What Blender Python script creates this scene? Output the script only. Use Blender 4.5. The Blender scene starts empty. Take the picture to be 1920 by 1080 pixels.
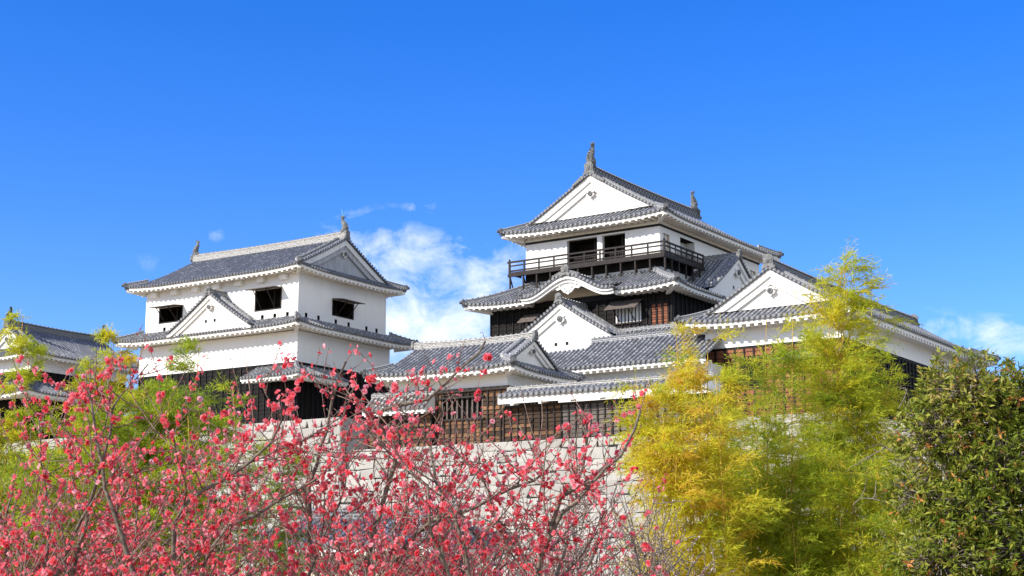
import bpy, math, random
import numpy as np
from math import sin, cos, pi, radians, sqrt, atan2, hypot
from mathutils import Vector, Matrix, noise as mnoise

scene = bpy.context.scene
COL = scene.collection
EYE = 1.6

# ------------------------------------------------------------------ camera
cam_d = bpy.data.cameras.new("camera")
cam_d.sensor_width = 36.0
cam_d.lens = 2900.0 / 1920.0 * 36.0
cam_d.clip_start = 0.1
cam_d.clip_end = 3000.0
cam = bpy.data.objects.new("camera", cam_d)
cam.location = (0, 0, EYE)
cam.rotation_euler = (radians(90 + 11.0), 0, 0)
COL.objects.link(cam)
scene.camera = cam

# ------------------------------------------------------------------ light and sky
SUN_AZ = (-0.90, -0.436)          # horizontal direction towards the sun
SUN_EL = radians(33.0)
sun_d = bpy.data.lights.new("sun", 'SUN')
sun_d.energy = 4.0
sun_d.angle = radians(0.5)
sun_d.color = (1.0, 0.95, 0.87)
sun = bpy.data.objects.new("sun", sun_d)
_h = hypot(*SUN_AZ)
sdir = Vector((SUN_AZ[0] / _h * cos(SUN_EL), SUN_AZ[1] / _h * cos(SUN_EL), sin(SUN_EL)))
sun.rotation_euler = sdir.to_track_quat('Z', 'Y').to_euler()
COL.objects.link(sun)

world = bpy.data.worlds.new("World")
scene.world = world
world.use_nodes = True
wn, wl = world.node_tree.nodes, world.node_tree.links
wn.clear()
w_out = wn.new('ShaderNodeOutputWorld')
w_bg = wn.new('ShaderNodeBackground')
sky = wn.new('ShaderNodeTexSky')
sky.sky_type = 'NISHITA'
sky.sun_disc = False
sky.sun_elevation = SUN_EL
sky.sun_rotation = atan2(SUN_AZ[0], SUN_AZ[1]) % (2 * pi)
sky.altitude = 100
sky.air_density = 1.0
sky.dust_density = 0.5
sky.ozone_density = 3.0
SKY_STRENGTH = 0.112
w_bg.inputs['Strength'].default_value = SKY_STRENGTH
hsv = wn.new('ShaderNodeHueSaturation')
hsv.inputs['Hue'].default_value = 0.512
hsv.inputs['Saturation'].default_value = 1.42
hsv.inputs['Value'].default_value = 1.0
wl.new(sky.outputs[0], hsv.inputs['Color'])
tint = wn.new('ShaderNodeMixRGB')
tint.blend_type = 'MULTIPLY'
tint.inputs[0].default_value = 1.0
tint.inputs[2].default_value = (.97, 1.03, 1.34, 1)
wl.new(hsv.outputs[0], tint.inputs[1])


def wmath(op, a, b=None, clamp=False):
    n = wn.new('ShaderNodeMath')
    n.operation = op
    n.use_clamp = clamp
    for i, v in enumerate((a, b)):
        if v is None:
            continue
        if isinstance(v, (int, float)):
            n.inputs[i].default_value = v
        else:
            wl.new(v, n.inputs[i])
    return n.outputs[0]


tc = wn.new('ShaderNodeTexCoord')
sep = wn.new('ShaderNodeSeparateXYZ')
wl.new(tc.outputs['Generated'], sep.inputs[0])
az = wmath('ARCTAN2', sep.outputs[0], sep.outputs[1])          # 0 straight ahead, + to the right
el = wmath('ARCSINE', sep.outputs[2])
cmb = wn.new('ShaderNodeCombineXYZ')
wl.new(wmath('MULTIPLY', az, 26.0), cmb.inputs[0])
wl.new(wmath('MULTIPLY', el, 36.0), cmb.inputs[1])
nz = wn.new('ShaderNodeTexNoise')
nz.inputs['Scale'].default_value = 1.0
nz.inputs['Detail'].default_value = 7.0
nz.inputs['Roughness'].default_value = 0.63
nz.inputs['Distortion'].default_value = 0.35
wl.new(cmb.outputs[0], nz.inputs['Vector'])
# banks of cloud, the widest ones unseen and added for neutral fill: azimuth, elevation, half widths (degrees), weight
BANKS = [(-3.2, 11.5, 3.9, 1.6, .84), (-3.0, 9.3, 5.0, 1.6, 1.05), (-5.4, 12.7, 1.9, 1.1, .74), (-3.5, 14.0, 1.3, .45, .5), (-1.2, 11.6, 1.6, 1.4, .6),
         (15.4, 9.0, 1.9, .75, .78), (18.2, 8.8, 2.2, .9, .72), (-11.2, 12.8, 0.5, .45, .5), (-13.5, 11.6, .8, .5, .35), (-1.0, 7.0, 5.0, 1.6, .8),
         (-27, 8, 5, 2, .8), (27, 9, 5, 2, .9), (90, 32, 45, 22, 1.5), (150, 30, 40, 20, 1.5), (-160, 28, 35, 18, 1.4), (-75, 12, 18, 5, .8)]
total = None
for (a, e, wa, we, wt) in BANKS:
    dx = wmath('DIVIDE', wmath('SUBTRACT', az, radians(a)), radians(wa))
    dy = wmath('DIVIDE', wmath('SUBTRACT', el, radians(e)), radians(we))
    r2 = wmath('ADD', wmath('MULTIPLY', dx, dx), wmath('MULTIPLY', dy, dy))
    g = wmath('MULTIPLY', wmath('EXPONENT', wmath('MULTIPLY', r2, -0.7)), wt)
    total = g if total is None else wmath('MAXIMUM', total, g)
cl = wmath('SUBTRACT', wmath('ADD', wmath('MULTIPLY', nz.outputs['Fac'], 2.3), total), 1.56)
cl = wmath('MULTIPLY', cl, 1.2, True)
cl = wmath('MULTIPLY', cl, wmath('MULTIPLY', wmath('SUBTRACT', total, .22, True), 3.5, True))
mixw = wn.new('ShaderNodeMixRGB')
mixw.inputs[2].default_value = (6.3, 6.7, 7.2, 1)
wl.new(wmath('MULTIPLY', cl, 0.95), mixw.inputs[0])
wl.new(tint.outputs[0], mixw.inputs[1])
wl.new(mixw.outputs[0], w_bg.inputs['Color'])
wl.new(w_bg.outputs[0], w_out.inputs['Surface'])

scene.view_settings.view_transform = 'Standard'
scene.view_settings.look = 'None'
scene.view_settings.exposure = 0.7
scene.view_settings.gamma = 1.0
scene.render.engine = 'CYCLES'
scene.cycles.max_bounces = 8
scene.cycles.diffuse_bounces = 4
scene.cycles.transparent_max_bounces = 8


# ------------------------------------------------------------------ material helpers
class NT:
    def __init__(s, name, rough=0.8, spec=0.3):
        s.m = bpy.data.materials.new(name)
        s.m.use_nodes = True
        s.n, s.l = s.m.node_tree.nodes, s.m.node_tree.links
        s.b = s.n['Principled BSDF']
        s.b.inputs['Roughness'].default_value = rough
        s.b.inputs['Specular IOR Level'].default_value = spec
        s.tc = s.n.new('ShaderNodeTexCoord')

    def put(s, sock, v):
        if isinstance(v, (int, float)):
            sock.default_value = v
        elif isinstance(v, tuple):
            sock.default_value = v if len(v) == 4 else v + (1,)
        else:
            s.l.new(v, sock)

    def math(s, op, a, b=None, clamp=False):
        n = s.n.new('ShaderNodeMath')
        n.operation = op
        n.use_clamp = clamp
        s.put(n.inputs[0], a)
        if b is not None:
            s.put(n.inputs[1], b)
        return n.outputs[0]

    def mix(s, f, a, b, mode='MIX'):
        n = s.n.new('ShaderNodeMixRGB')
        n.blend_type = mode
        s.put(n.inputs[0], f)
        s.put(n.inputs[1], a)
        s.put(n.inputs[2], b)
        return n.outputs[0]

    def noise(s, vec, scale, detail=4, rough=.55, out='Fac'):
        n = s.n.new('ShaderNodeTexNoise')
        n.inputs['Scale'].default_value = scale
        n.inputs['Detail'].default_value = detail
        n.inputs['Roughness'].default_value = rough
        s.l.new(vec, n.inputs['Vector'])
        return n.outputs[out]

    def scaled(s, vec, sc, loc=(0, 0, 0)):
        n = s.n.new('ShaderNodeMapping')
        n.inputs['Scale'].default_value = sc
        n.inputs['Location'].default_value = loc
        s.l.new(vec, n.inputs['Vector'])
        return n.outputs[0]

    def ramp(s, f, stops):
        n = s.n.new('ShaderNodeValToRGB')
        while len(n.color_ramp.elements) < len(stops):
            n.color_ramp.elements.new(0.5)
        for e, (p, c) in zip(n.color_ramp.elements, stops):
            e.position = p
            e.color = c if len(c) == 4 else c + (1,)
        s.put(n.inputs[0], f)
        return n.outputs[0]

    def white(s, v):
        n = s.n.new('ShaderNodeTexWhiteNoise')
        n.noise_dimensions = '2D' if not isinstance(v, tuple) else '2D'
        s.l.new(v, n.inputs['Vector'])
        return n.outputs['Value']

    def bump(s, h, strength=.3, dist=.02):
        n = s.n.new('ShaderNodeBump')
        n.inputs['Strength'].default_value = strength
        n.inputs['Distance'].default_value = dist
        s.put(n.inputs['Height'], h)
        s.l.new(n.outputs[0], s.b.inputs['Normal'])

    def color(s, v):
        s.put(s.b.inputs['Base Color'], v)
        return s.m

    def uv(s):
        n = s.n.new('ShaderNodeSeparateXYZ')
        s.l.new(s.tc.outputs['UV'], n.inputs[0])
        return n.outputs[0], n.outputs[1]

    def two_sided(s, trans):
        """thin leaf or petal: let some light through"""
        t = s.n.new('ShaderNodeBsdfTranslucent')
        mx = s.n.new('ShaderNodeMixShader')
        mx.inputs[0].default_value = trans
        src = s.b.inputs['Base Color'].links
        if src:
            s.l.new(src[0].from_socket, t.inputs['Color'])
        out = s.n['Material Output']
        s.l.new(s.b.outputs[0], mx.inputs[1])
        s.l.new(t.outputs[0], mx.inputs[2])
        s.l.new(mx.outputs[0], out.inputs['Surface'])


def mat_plaster(name, base=(.82, .79, .725), stain=.25, stain_col=(.50, .47, .42), streak=True):  # default base warmed to put bounce light's cream into shaded walls
    t = NT(name, .9, .15)
    o = t.tc.outputs['Object']
    n1 = t.noise(o, .55, 6, .65)
    n2 = t.noise(t.scaled(o, (2.2, 2.2, .22)), 1.5, 5, .6)
    f = t.math('MULTIPLY', t.math('SUBTRACT', t.math('ADD', n1, n2), .98, True), stain * 3.2, True)
    c = t.mix(f, base, stain_col)
    t.bump(t.noise(o, 6, 5), .12, .02)
    return t.color(c)


def mat_tile(name, base, joint, jamount, period=.30, rough=.62):
    t = NT(name, rough, .35)
    u, v = t.uv()
    ui = t.math('FLOOR', u)
    vv = t.math('ADD', t.math('DIVIDE', v, period), t.math('MULTIPLY', ui, .37))
    fr = t.math('FRACT', vv)
    cell = t.n.new('ShaderNodeCombineXYZ')
    t.l.new(ui, cell.inputs[0])
    t.l.new(t.math('FLOOR', vv), cell.inputs[1])
    rnd = t.white(cell.outputs[0])
    o = t.tc.outputs['Object']
    nb = t.noise(o, 1.1, 5, .65)
    nf = t.noise(o, 9, 4, .6)
    c = t.mix(rnd, tuple(x * .80 for x in base), tuple(min(1, x * 1.2) for x in base))
    c = t.mix(t.math('MULTIPLY', t.math('SUBTRACT', nf, .42, True), 1.6, True), c, tuple(x * 1.4 for x in base))
    # mortar ring at each tile joint, worn away in places
    ring = t.math('MULTIPLY', t.math('GREATER_THAN', fr, .66), t.math('LESS_THAN', fr, .97))
    wear = t.math('MULTIPLY', t.math('SUBTRACT', t.math('ADD', t.math('MULTIPLY', rnd, .55), nb), .95 - jamount, True), 4.0, True)
    c = t.mix(t.math('MULTIPLY', ring, wear), c, joint)
    c = t.mix(t.math('GREATER_THAN', fr, .97), c, (.03, .032, .036))
    t.bump(t.math('ADD', t.math('MULTIPLY', ring, .7), nf), .35, .02)
    return t.color(c)


def mat_ridge(name, base, mortar, mw=.16):
    t = NT(name, .75, .25)
    br = t.n.new('ShaderNodeTexBrick')
    br.inputs['Scale'].default_value = 1.0
    br.inputs['Brick Width'].default_value = .30
    br.inputs['Row Height'].default_value = .105
    br.inputs['Mortar Size'].default_value = .022 * mw / .16
    br.inputs['Mortar Smooth'].default_value = .2
    br.inputs['Color1'].default_value = tuple(x * .75 for x in base) + (1,)
    br.inputs['Color2'].default_value = tuple(x * 1.3 for x in base) + (1,)
    br.inputs['Mortar'].default_value = mortar + (1,)
    t.l.new(t.tc.outputs['UV'], br.inputs['Vector'])
    n = t.noise(t.tc.outputs['Object'], 5, 5, .65)
    c = t.mix(t.math('MULTIPLY', t.math('SUBTRACT', n, .45, True), 2.2, True), br.outputs['Color'], (.13, .13, .125))
    t.bump(t.math('ADD', br.outputs['Fac'], n), .4, .02)
    return t.color(c)


def mat_lattice(name):
    """ridge faced with rows of curved tiles set crosswise"""
    t = NT(name, .7, .3)
    u, v = t.uv()
    a = t.math('FRACT', t.math('MULTIPLY', t.math('ADD', u, v), 2.3))
    b = t.math('FRACT', t.math('MULTIPLY', t.math('SUBTRACT', u, v), 2.3))
    la = t.math('LESS_THAN', a, .30)
    lb = t.math('LESS_THAN', b, .30)
    f = t.math('MAXIMUM', la, lb)
    n = t.noise(t.tc.outputs['Object'], 4, 4)
    c = t.mix(f, (.035, .037, .042), (.24, .235, .22))
    c = t.mix(t.math('MULTIPLY', n, .5), c, (.08, .08, .085))
    t.bump(f, .6, .03)
    return t.color(c)


def mat_simple(name, c1, c2, scale=3, rough=.8, spec=.25, bump=.2, stretch=(1, 1, 1)):
    t = NT(name, rough, spec)
    n = t.noise(t.scaled(t.tc.outputs['Object'], stretch), scale, 6, .62)
    f = t.math('MULTIPLY', t.math('SUBTRACT', n, .30, True), 2.4, True)
    t.bump(n, bump, .02)
    return t.color(t.mix(f, c1, c2))


def mat_planks(name, dark, mid, warm, warm_amount=.5):
    t = NT(name, .78, .2)
    u, v = t.uv()
    row = t.math('FLOOR', v)
    rowr = t.n.new('ShaderNodeCombineXYZ')
    t.l.new(row, rowr.inputs[0])
    col = t.math('FLOOR', t.math('ADD', t.math('DIVIDE', u, 2.1), t.math('MULTIPLY', t.white(rowr.outputs[0]), 9.)))
    cell = t.n.new('ShaderNodeCombineXYZ')
    t.l.new(col, cell.inputs[0])
    t.l.new(row, cell.inputs[1])
    r = t.white(cell.outputs[0])
    o = t.tc.outputs['Object']
    grain = t.noise(t.scaled(o, (.8, .8, 26)), 2.0, 5, .65)
    big = t.noise(o, .35, 4, .6)
    c = t.mix(t.math('MULTIPLY', t.math('SUBTRACT', grain, .3, True), 2.2, True), dark, mid)
    k = t.math('ADD', t.math('MULTIPLY', r, .40), t.math('ADD', t.math('MULTIPLY', big, .8), .15))
    k = t.math('MULTIPLY', t.math('SUBTRACT', k, 1.05 - warm_amount, True), 3.2, True)
    c = t.mix(t.math('MULTIPLY', k, grain), c, warm)
    fr = t.math('FRACT', v)
    c = t.mix(t.math('LESS_THAN', fr, .07), c, (.006, .005, .004))
    t.bump(grain, .5, .01)
    return t.color(c)


def mat_stone(name, c1, c2, c3):
    t = NT(name, .88, .2)
    u, v = t.uv()
    o = t.tc.outputs['Object']
    n = t.noise(o, 2.4, 8, .7)
    f = t.noise(o, 14, 6, .7)
    c = t.mix(u, c1, c2)
    c = t.mix(t.math('MULTIPLY', t.math('SUBTRACT', n, .46, True), 3.0, True), c, c3)
    c = t.mix(t.math('MULTIPLY', f, .5), c, (.22, .2, .17), 'MULTIPLY')
    c = t.mix(.35, c, t.mix(u, c1, c2))
    t.bump(t.math('ADD', n, f), .5, .05)
    return t.color(c)


def mat_leaf(name, stops, rough=.5, spec=.35, trans=.35):
    t = NT(name, rough, spec)
    u, v = t.uv()
    t.color(t.ramp(u, stops))
    t.two_sided(trans)
    return t.m


def mat_bark(name, c1, c2, scale=30):
    t = NT(name, .85, .2)
    o = t.tc.outputs['Object']
    n = t.noise(o, scale, 6, .65)
    t.bump(n, .5, .004)
    return t.color(t.mix(t.math('MULTIPLY', t.math('SUBTRACT', n, .3, True), 2.3, True), c1, c2))


M = {}
M['plaster'] = mat_plaster('white_plaster', stain=.20, stain_col=(.54, .505, .44))
M['plaster_old'] = mat_plaster('weathered_plaster', (.74, .72, .67), .35, (.36, .34, .31))
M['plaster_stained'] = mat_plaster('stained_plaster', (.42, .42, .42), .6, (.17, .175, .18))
M['plaster_cream_bounce'] = mat_plaster('cream_bounce_plaster', (.60, .52, .40), .22, (.44, .37, .27))  # white soffits with warm bounce light put into the colour
M['tile'] = mat_tile('roof_tile', (.185, .185, .187), (.44, .43, .395), .30)
M['tile_blue'] = mat_tile('blue_roof_tile', (.13, .135, .148), (.38, .38, .38), .12)
M['tile_warm'] = mat_tile('warm_roof_tile', (.17, .165, .155), (.58, .55, .48), .40)
M['pan'] = mat_simple('tile_channel', (.035, .036, .038), (.12, .118, .114), 6, .75, .3, .3)
M['pan_blue'] = mat_simple('blue_tile_channel', (.06, .072, .105), (.115, .13, .17), 5, .6, .35, .3)
M['disc'] = mat_simple('tile_end', (.07, .072, .078), (.24, .235, .22), 7, .75, .25, .3)
M['ridge_light'] = mat_ridge('pale_ridge', (.22, .215, .20), (.54, .51, .45))
M['ridge_grey'] = mat_ridge('grey_ridge', (.13, .135, .145), (.46, .45, .42))
M['ridge_dark'] = mat_ridge('dark_ridge', (.075, .08, .09), (.26, .255, .24))
M['lattice'] = mat_lattice('lattice_ridge')
M['ornament'] = mat_simple('ornament_clay', (.09, .092, .09), (.30, .295, .27), 6, .8, .25, .4)
M['fish'] = mat_simple('fish_clay', (.07, .075, .072), (.26, .26, .235), 9, .75, .3, .6)
M['fish_dark'] = mat_simple('dark_fish_clay', (.03, .035, .035), (.10, .105, .10), 9, .7, .3, .5)
M['copper'] = mat_simple('green_copper', (.10, .28, .26), (.25, .50, .46), 9, .6, .4, .2)
M['black'] = mat_simple('black_board', (.004, .0035, .003), (.014, .011, .009), 4, .7, .25, .3, (1, 1, .25))
M['beam'] = mat_simple('dark_beam', (.010, .007, .006), (.036, .025, .019), 5, .7, .3, .3)
M['void'] = mat_simple('dark_interior', (.010, .008, .007), (.034, .025, .019), 3, .9, .1, .0)
M['shutter'] = mat_simple('weathered_board', (.05, .038, .03), (.20, .165, .14), 5, .75, .25, .4, (1, 6, 1))
M['plank'] = mat_planks('weathered_planks', (.011, .008, .005), (.10, .055, .03), (.46, .23, .10), .40)
M['plank_grey'] = mat_planks('grey_planks', (.05, .042, .036), (.20, .175, .15), (.34, .27, .20), .35)
M['plank_black'] = mat_planks('blackened_planks', (.004, .003, .0025), (.011, .008, .006), (.03, .018, .012), .15)
M['plank_red'] = mat_planks('reddish_planks', (.05, .018, .010), (.20, .07, .035), (.42, .16, .08), .5)
M['stone'] = mat_stone('pale_granite', (.37, .35, .30), (.50, .475, .41), (.25, .235, .20))
M['joint'] = mat_simple('stone_joint', (.02, .018, .016), (.06, .055, .048), 8, .9, .1, .2)


# ------------------------------------------------------------------ geometry helpers
class MB:
    """collects faces of ONE mesh object"""
    def __init__(s):
        s.v, s.f, s.m, s.uv = [], [], [], []

    def vert(s, p, uv=(0., 0.)):
        s.v.append((p[0], p[1], p[2]))
        s.uv.append(uv)
        return len(s.v) - 1

    def face(s, pts, mat=0, uvs=None):
        ids = [s.vert(p, uvs[i] if uvs else (0., 0.)) for i, p in enumerate(pts)]
        s.f.append(ids)
        s.m.append(mat)

    def grid(s, rows, mat=0, uvs=None):
        """rows: list of equally long point lists"""
        base = []
        for i, r in enumerate(rows):
            base.append([s.vert(p, uvs[i][j] if uvs else (0., 0.)) for j, p in enumerate(r)])
        for i in range(len(rows) - 1):
            for j in range(len(rows[0]) - 1):
                s.f.append([base[i][j], base[i][j + 1], base[i + 1][j + 1], base[i + 1][j]])
                s.m.append(mat)

    def box(s, x0, x1, y0, y1, z0, z1, mat=0):
        p = [(x, y, z) for z in (z0, z1) for y in (y0, y1) for x in (x0, x1)]
        b = [s.vert(q, (q[0] + q[1], q[2])) for q in p]
        for q in ((0, 2, 3, 1), (4, 5, 7, 6), (0, 1, 5, 4), (2, 6, 7, 3), (0, 4, 6, 2), (1, 3, 7, 5)):
            s.f.append([b[i] for i in q])
            s.m.append(mat)

    def bar(s, p, q, w, h, mat=0, up=(0, 0, 1)):
        p, q, up = Vector(p), Vector(q), Vector(up)
        d = (q - p).normalized()
        r = d.cross(up)
        if r.length < 1e-4:
            r = d.cross(Vector((1, 0, 0)))
        r.normalize()
        n = r.cross(d)
        b = []
        for c in (p, q):
            for a, e in ((-1, -1), (1, -1), (1, 1), (-1, 1)):
                b.append(s.vert(c + r * (a * w / 2) + n * (e * h / 2)))
        for k in ((0, 1, 2, 3), (7, 6, 5, 4), (0, 4, 5, 1), (1, 5, 6, 2), (2, 6, 7, 3), (3, 7, 4, 0)):
            s.f.append([b[i] for i in k])
            s.m.append(mat)

    def tube(s, pts, rads, n=6, mat=0, cap=True, uvr=0.):
        pts = [Vector(p) for p in pts]
        rings = []
        ref = Vector((.31, .17, .93))
        L = 0.
        for i, p in enumerate(pts):
            d = (pts[min(i + 1, len(pts) - 1)] - pts[max(i - 1, 0)])
            if d.length < 1e-9:
                d = Vector((0, 0, 1))
            d.normalize()
            a = d.cross(ref)
            if a.length < 1e-3:
                a = d.cross(Vector((1, 0, 0)))
            a.normalize()
            b = d.cross(a)
            if i:
                L += (pts[i] - pts[i - 1]).length
            rings.append([s.vert(p + a * (rads[i] * cos(2 * pi * k / n)) + b * (rads[i] * sin(2 * pi * k / n)), (uvr, L)) for k in range(n)])
        for i in range(len(pts) - 1):
            for k in range(n):
                s.f.append([rings[i][k], rings[i][(k + 1) % n], rings[i + 1][(k + 1) % n], rings[i + 1][k]])
                s.m.append(mat)
        if cap:
            s.f.append(list(reversed(rings[0])))
            s.m.append(mat)
            s.f.append(rings[-1])
            s.m.append(mat)

    def prism(s, outline, origin, ax, ay, az_, depth, mat=0):
        """2-D outline in the plane (ax, ay), extruded by depth along az_"""
        o, ax, ay, az_ = Vector(origin), Vector(ax), Vector(ay), Vector(az_)
        n = len(outline)
        a = [s.vert(o + ax * x + ay * y) for x, y in outline]
        b = [s.vert(o + ax * x + ay * y + az_ * depth) for x, y in outline]
        s.f.append(a)
        s.m.append(mat)
        s.f.append(list(reversed(b)))
        s.m.append(mat)
        for i in range(n):
            j = (i + 1) % n
            s.f.append([a[i], a[j], b[j], b[i]])
            s.m.append(mat)

    def build(s, name, mats, parent=None, zoff=0., smooth=False):
        me = bpy.data.meshes.new(name)
        vs = s.v if not zoff else [(x, y, z - zoff) for x, y, z in s.v]
        me.from_pydata(vs, [], s.f)
        for m in mats:
            me.materials.append(M[m] if isinstance(m, str) else m)
        me.polygons.foreach_set('material_index', s.m)
        if smooth:
            me.polygons.foreach_set('use_smooth', [True] * len(s.f))
        uvl = me.uv_layers.new(name='UVMap')
        li = np.zeros(len(me.loops), dtype=np.int32)
        me.loops.foreach_get('vertex_index', li)
        uvl.data.foreach_set('uv', np.array(s.uv, dtype=np.float32)[li].ravel())
        me.update()
        o = bpy.data.objects.new(name, me)
        COL.objects.link(o)
        if parent:
            o.parent = parent
        return o


def tag(o, label=None, cat=None, group=None, kind=None):
    if label:
        o['label'] = label
    if cat:
        o['category'] = cat
    if group:
        o['group'] = group
    if kind:
        o['kind'] = kind
    return o


def empty(name, loc, rz=0.):
    o = bpy.data.objects.new(name, None)
    o.location = loc
    o.rotation_euler = (0, 0, rz)
    o.empty_display_size = .5
    COL.objects.link(o)
    return o


class Bld:
    """a building: an Empty at the foot of its near corner, X runs back to the right, Y back to the left"""
    def __init__(s, name, xy, az_deg, zb, label, cat, group=None):
        s.root = empty(name, (xy[0], xy[1], zb), radians(az_deg))
        s.zb = zb
        tag(s.root, label, cat, group)

    def part(s, name, mb, mats, parent=None, smooth=False, label=None):
        o = mb.build(name, mats, parent or s.root, s.zb, smooth)
        if label:
            o['label'] = label
        return o


# ------------------------------------------------------------------ roofs
def prof(q, c):
    return q * (1 - c) + c * q * q


class Slope:
    """one tiled slope: fr(u, t, z) maps eave distance u, inward distance t and height to local X, Y, Z"""
    def __init__(s, fr, L, zt, up=.25, Lc=3.0, Tc=3.0, c0=True, c1=True):
        s.fr, s.L, s.zt, s.up, s.Lc, s.Tc, s.c0, s.c1 = fr, L, zt, up, Lc, Tc, c0, c1

    def z(s, u, t):
        d = 1e9
        if s.c0:
            d = min(d, u)
        if s.c1:
            d = min(d, s.L - u)
        k = max(0., 1 - max(d, 0) / s.Lc) ** 2 * max(0., 1 - t / s.Tc)
        return s.zt(t) + s.up * k

    def p(s, u, t, dz=0.):
        return s.fr(u, t, s.z(u, t) + dz)

    def tiles(s, mb, segs, pitch=.30, r=.085, rows=True, nt=7, t0=-.05, disc=True, rim=True):
        """segs: (ua, ub, tmax(u)); material slots 0 tile, 1 channel, 2 tile end"""
        for (ua, ub, tm) in segs:
            n = max(1, int(round((ub - ua) / pitch)))
            us = [ua + (ub - ua) * i / n for i in range(n + 1)]
            tb = t0 * .5 if t0 < 0 else t0
            g, uv = [], []
            for u in us:
                T = max(tm(u), 0.02)
                g.append([s.p(u, tb + (T - tb) * j / nt) for j in range(nt + 1)])
                uv.append([(u / pitch, (T) * j / nt) for j in range(nt + 1)])
            mb.grid(g, 1, uv)
            if not rows:
                continue
            if rim:
                mb.grid([[s.p(u, t0 * .5, 0) for u in us], [s.p(u, t0 * .5, -.065) for u in us]], 2)
            for i in range(n):
                u = (us[i] + us[i + 1]) / 2
                T = tm(u)
                if T < .12:
                    continue
                m = max(2, int(round(nt * min(1, T / 2.5))) + 1)
                g, uv = [], []
                jr = random.uniform(-.006, .006)
                for j in range(m + 1):
                    t = t0 + (T - t0) * j / m
                    zz = s.z(u, t)
                    g.append([s.fr(u + jr + r * cos(a), t, zz + r * 1.08 * sin(a) - .005) for a in (0, .75, pi / 2, pi - .75, pi)])
                    uv.append([(int(u / pitch) + .5 + 40 * int(ua * 7), t - t0)] * 5)
                mb.grid(g, 0, uv)
                if disc:
                    zz = s.z(u, t0) + r * .42
                    R = r * 1.16
                    ring = [(u + R * cos(2 * pi * k / 8), zz + R * sin(2 * pi * k / 8)) for k in range(8)]
                    mb.face([s.fr(a, t0 - .03, z) for a, z in ring], 2)
                    ring2 = [(u + R * .62 * cos(2 * pi * k / 8), zz + R * .62 * sin(2 * pi * k / 8)) for k in range(8)]
                    mb.face([s.fr(a, t0 - .037, z) for a, z in ring2], 0)
                    for k in range(8):
                        a, b = ring[k], ring[(k + 1) % 8]
                        mb.face([s.fr(a[0], t0 - .03, a[1]), s.fr(b[0], t0 - .03, b[1]), s.fr(b[0], t0 + .04, b[1]), s.fr(a[0], t0 + .04, a[1])], 2)

    def eaves(s, mb, e, fh=.21, rp=.48, rw=.15, rh=.09, rise=.1, rafters=True, ua=0., ub=None, edge=.05):
        ub = s.L if ub is None else ub
        n = max(2, int((ub - ua) / .5))
        us = [ua + (ub - ua) * i / n for i in range(n + 1)]

        def tm(u):
            k = e
            if s.c0:
                k = min(k, u)
            if s.c1:
                k = min(k, s.L - u)
            return max(k, edge + .01)

        def zs(u, t):
            z0 = s.z(u, 0) - .065 - fh
            return z0 + (s.zt(0) - .065 - fh + rise - z0) * min(1, max(0, (t - edge) / (e - edge)))
        mb.grid([[s.fr(u, edge, s.z(u, 0) - .005) for u in us], [s.fr(u, edge, s.z(u, 0) - .065 - fh) for u in us]], 0)
        mb.grid([[s.fr(u, edge + (tm(u) - edge) * j / 3, zs(u, edge + (tm(u) - edge) * j / 3)) for u in us] for j in range(4)], 1)
        if rafters:
            k = max(1, int((ub - ua) / rp))
            for i in range(k):
                u = ua + (i + .5) * (ub - ua) / k
                T = min(tm(u - rw / 2), tm(u + rw / 2))
                if T < .25:
                    continue
                t1, t2 = edge + .012, T
                P = []
                for t in (t1, t2):
                    for du, dz in ((-rw / 2, .02), (rw / 2, .02), (rw / 2, -rh), (-rw / 2, -rh)):
                        P.append(s.fr(u + du, t, zs(u, t) + dz))
                for q in ((0, 1, 2, 3), (3, 2, 6, 7), (1, 2, 6, 5), (0, 3, 7, 4)):
                    mb.face([P[i2] for i2 in q], 0)


def sweep(mb, path, w, h, mat=0, cap=True, flare=0.):
    """a stacked-tile ridge of width w, height h along path, rounded cap tile on top"""
    path = [Vector(p) for p in path]
    prf = [(-w / 2, -.1), (-w / 2, 0), (-w * .46, h * .70), (-w * .56, h * .70), (-w * .56, h * .78), (-w * .30, h * .80), (-w * .26, h * .92), (0, h),
           (w * .26, h * .92), (w * .30, h * .80), (w * .56, h * .78), (w * .56, h * .70), (w * .46, h * .70), (w / 2, 0), (w / 2, -.1)]
    hs = [0.]
    for i in range(1, len(prf)):
        hs.append(hs[-1] + hypot(prf[i][0] - prf[i - 1][0], prf[i][1] - prf[i - 1][1]))
    rows, uv, L = [], [], 0.
    for i, p in enumerate(path):
        d = path[min(i + 1, len(path) - 1)] - path[max(i - 1, 0)]
        d.z = 0
        d.normalize()
        side = Vector((d.y, -d.x, 0))
        if i:
            L += (p - path[i - 1]).length
        rows.append([p + side * a + Vector((0, 0, b)) for a, b in prf])
        uv.append([(L, k) for k in hs])
    mb.grid(rows, mat, uv)
    if cap:
        mb.face(rows[0], mat)
        mb.face(list(reversed(rows[-1])), mat)
    # knob-like lap joints of the cap tiles
    acc = 0.
    for i in range(1, len(path)):
        seg = path[i] - path[i - 1]
        n = int(seg.length / .33)
        for k in range(n):
            q = path[i - 1] + seg * ((k + .5) / max(n, 1))
            d = seg.normalized()
            mb.tube([q + Vector((0, 0, h * .9)) - d * .04, q + Vector((0, 0, h * .9)) + d * .04], [w * .29, w * .29], 7, mat)


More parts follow.
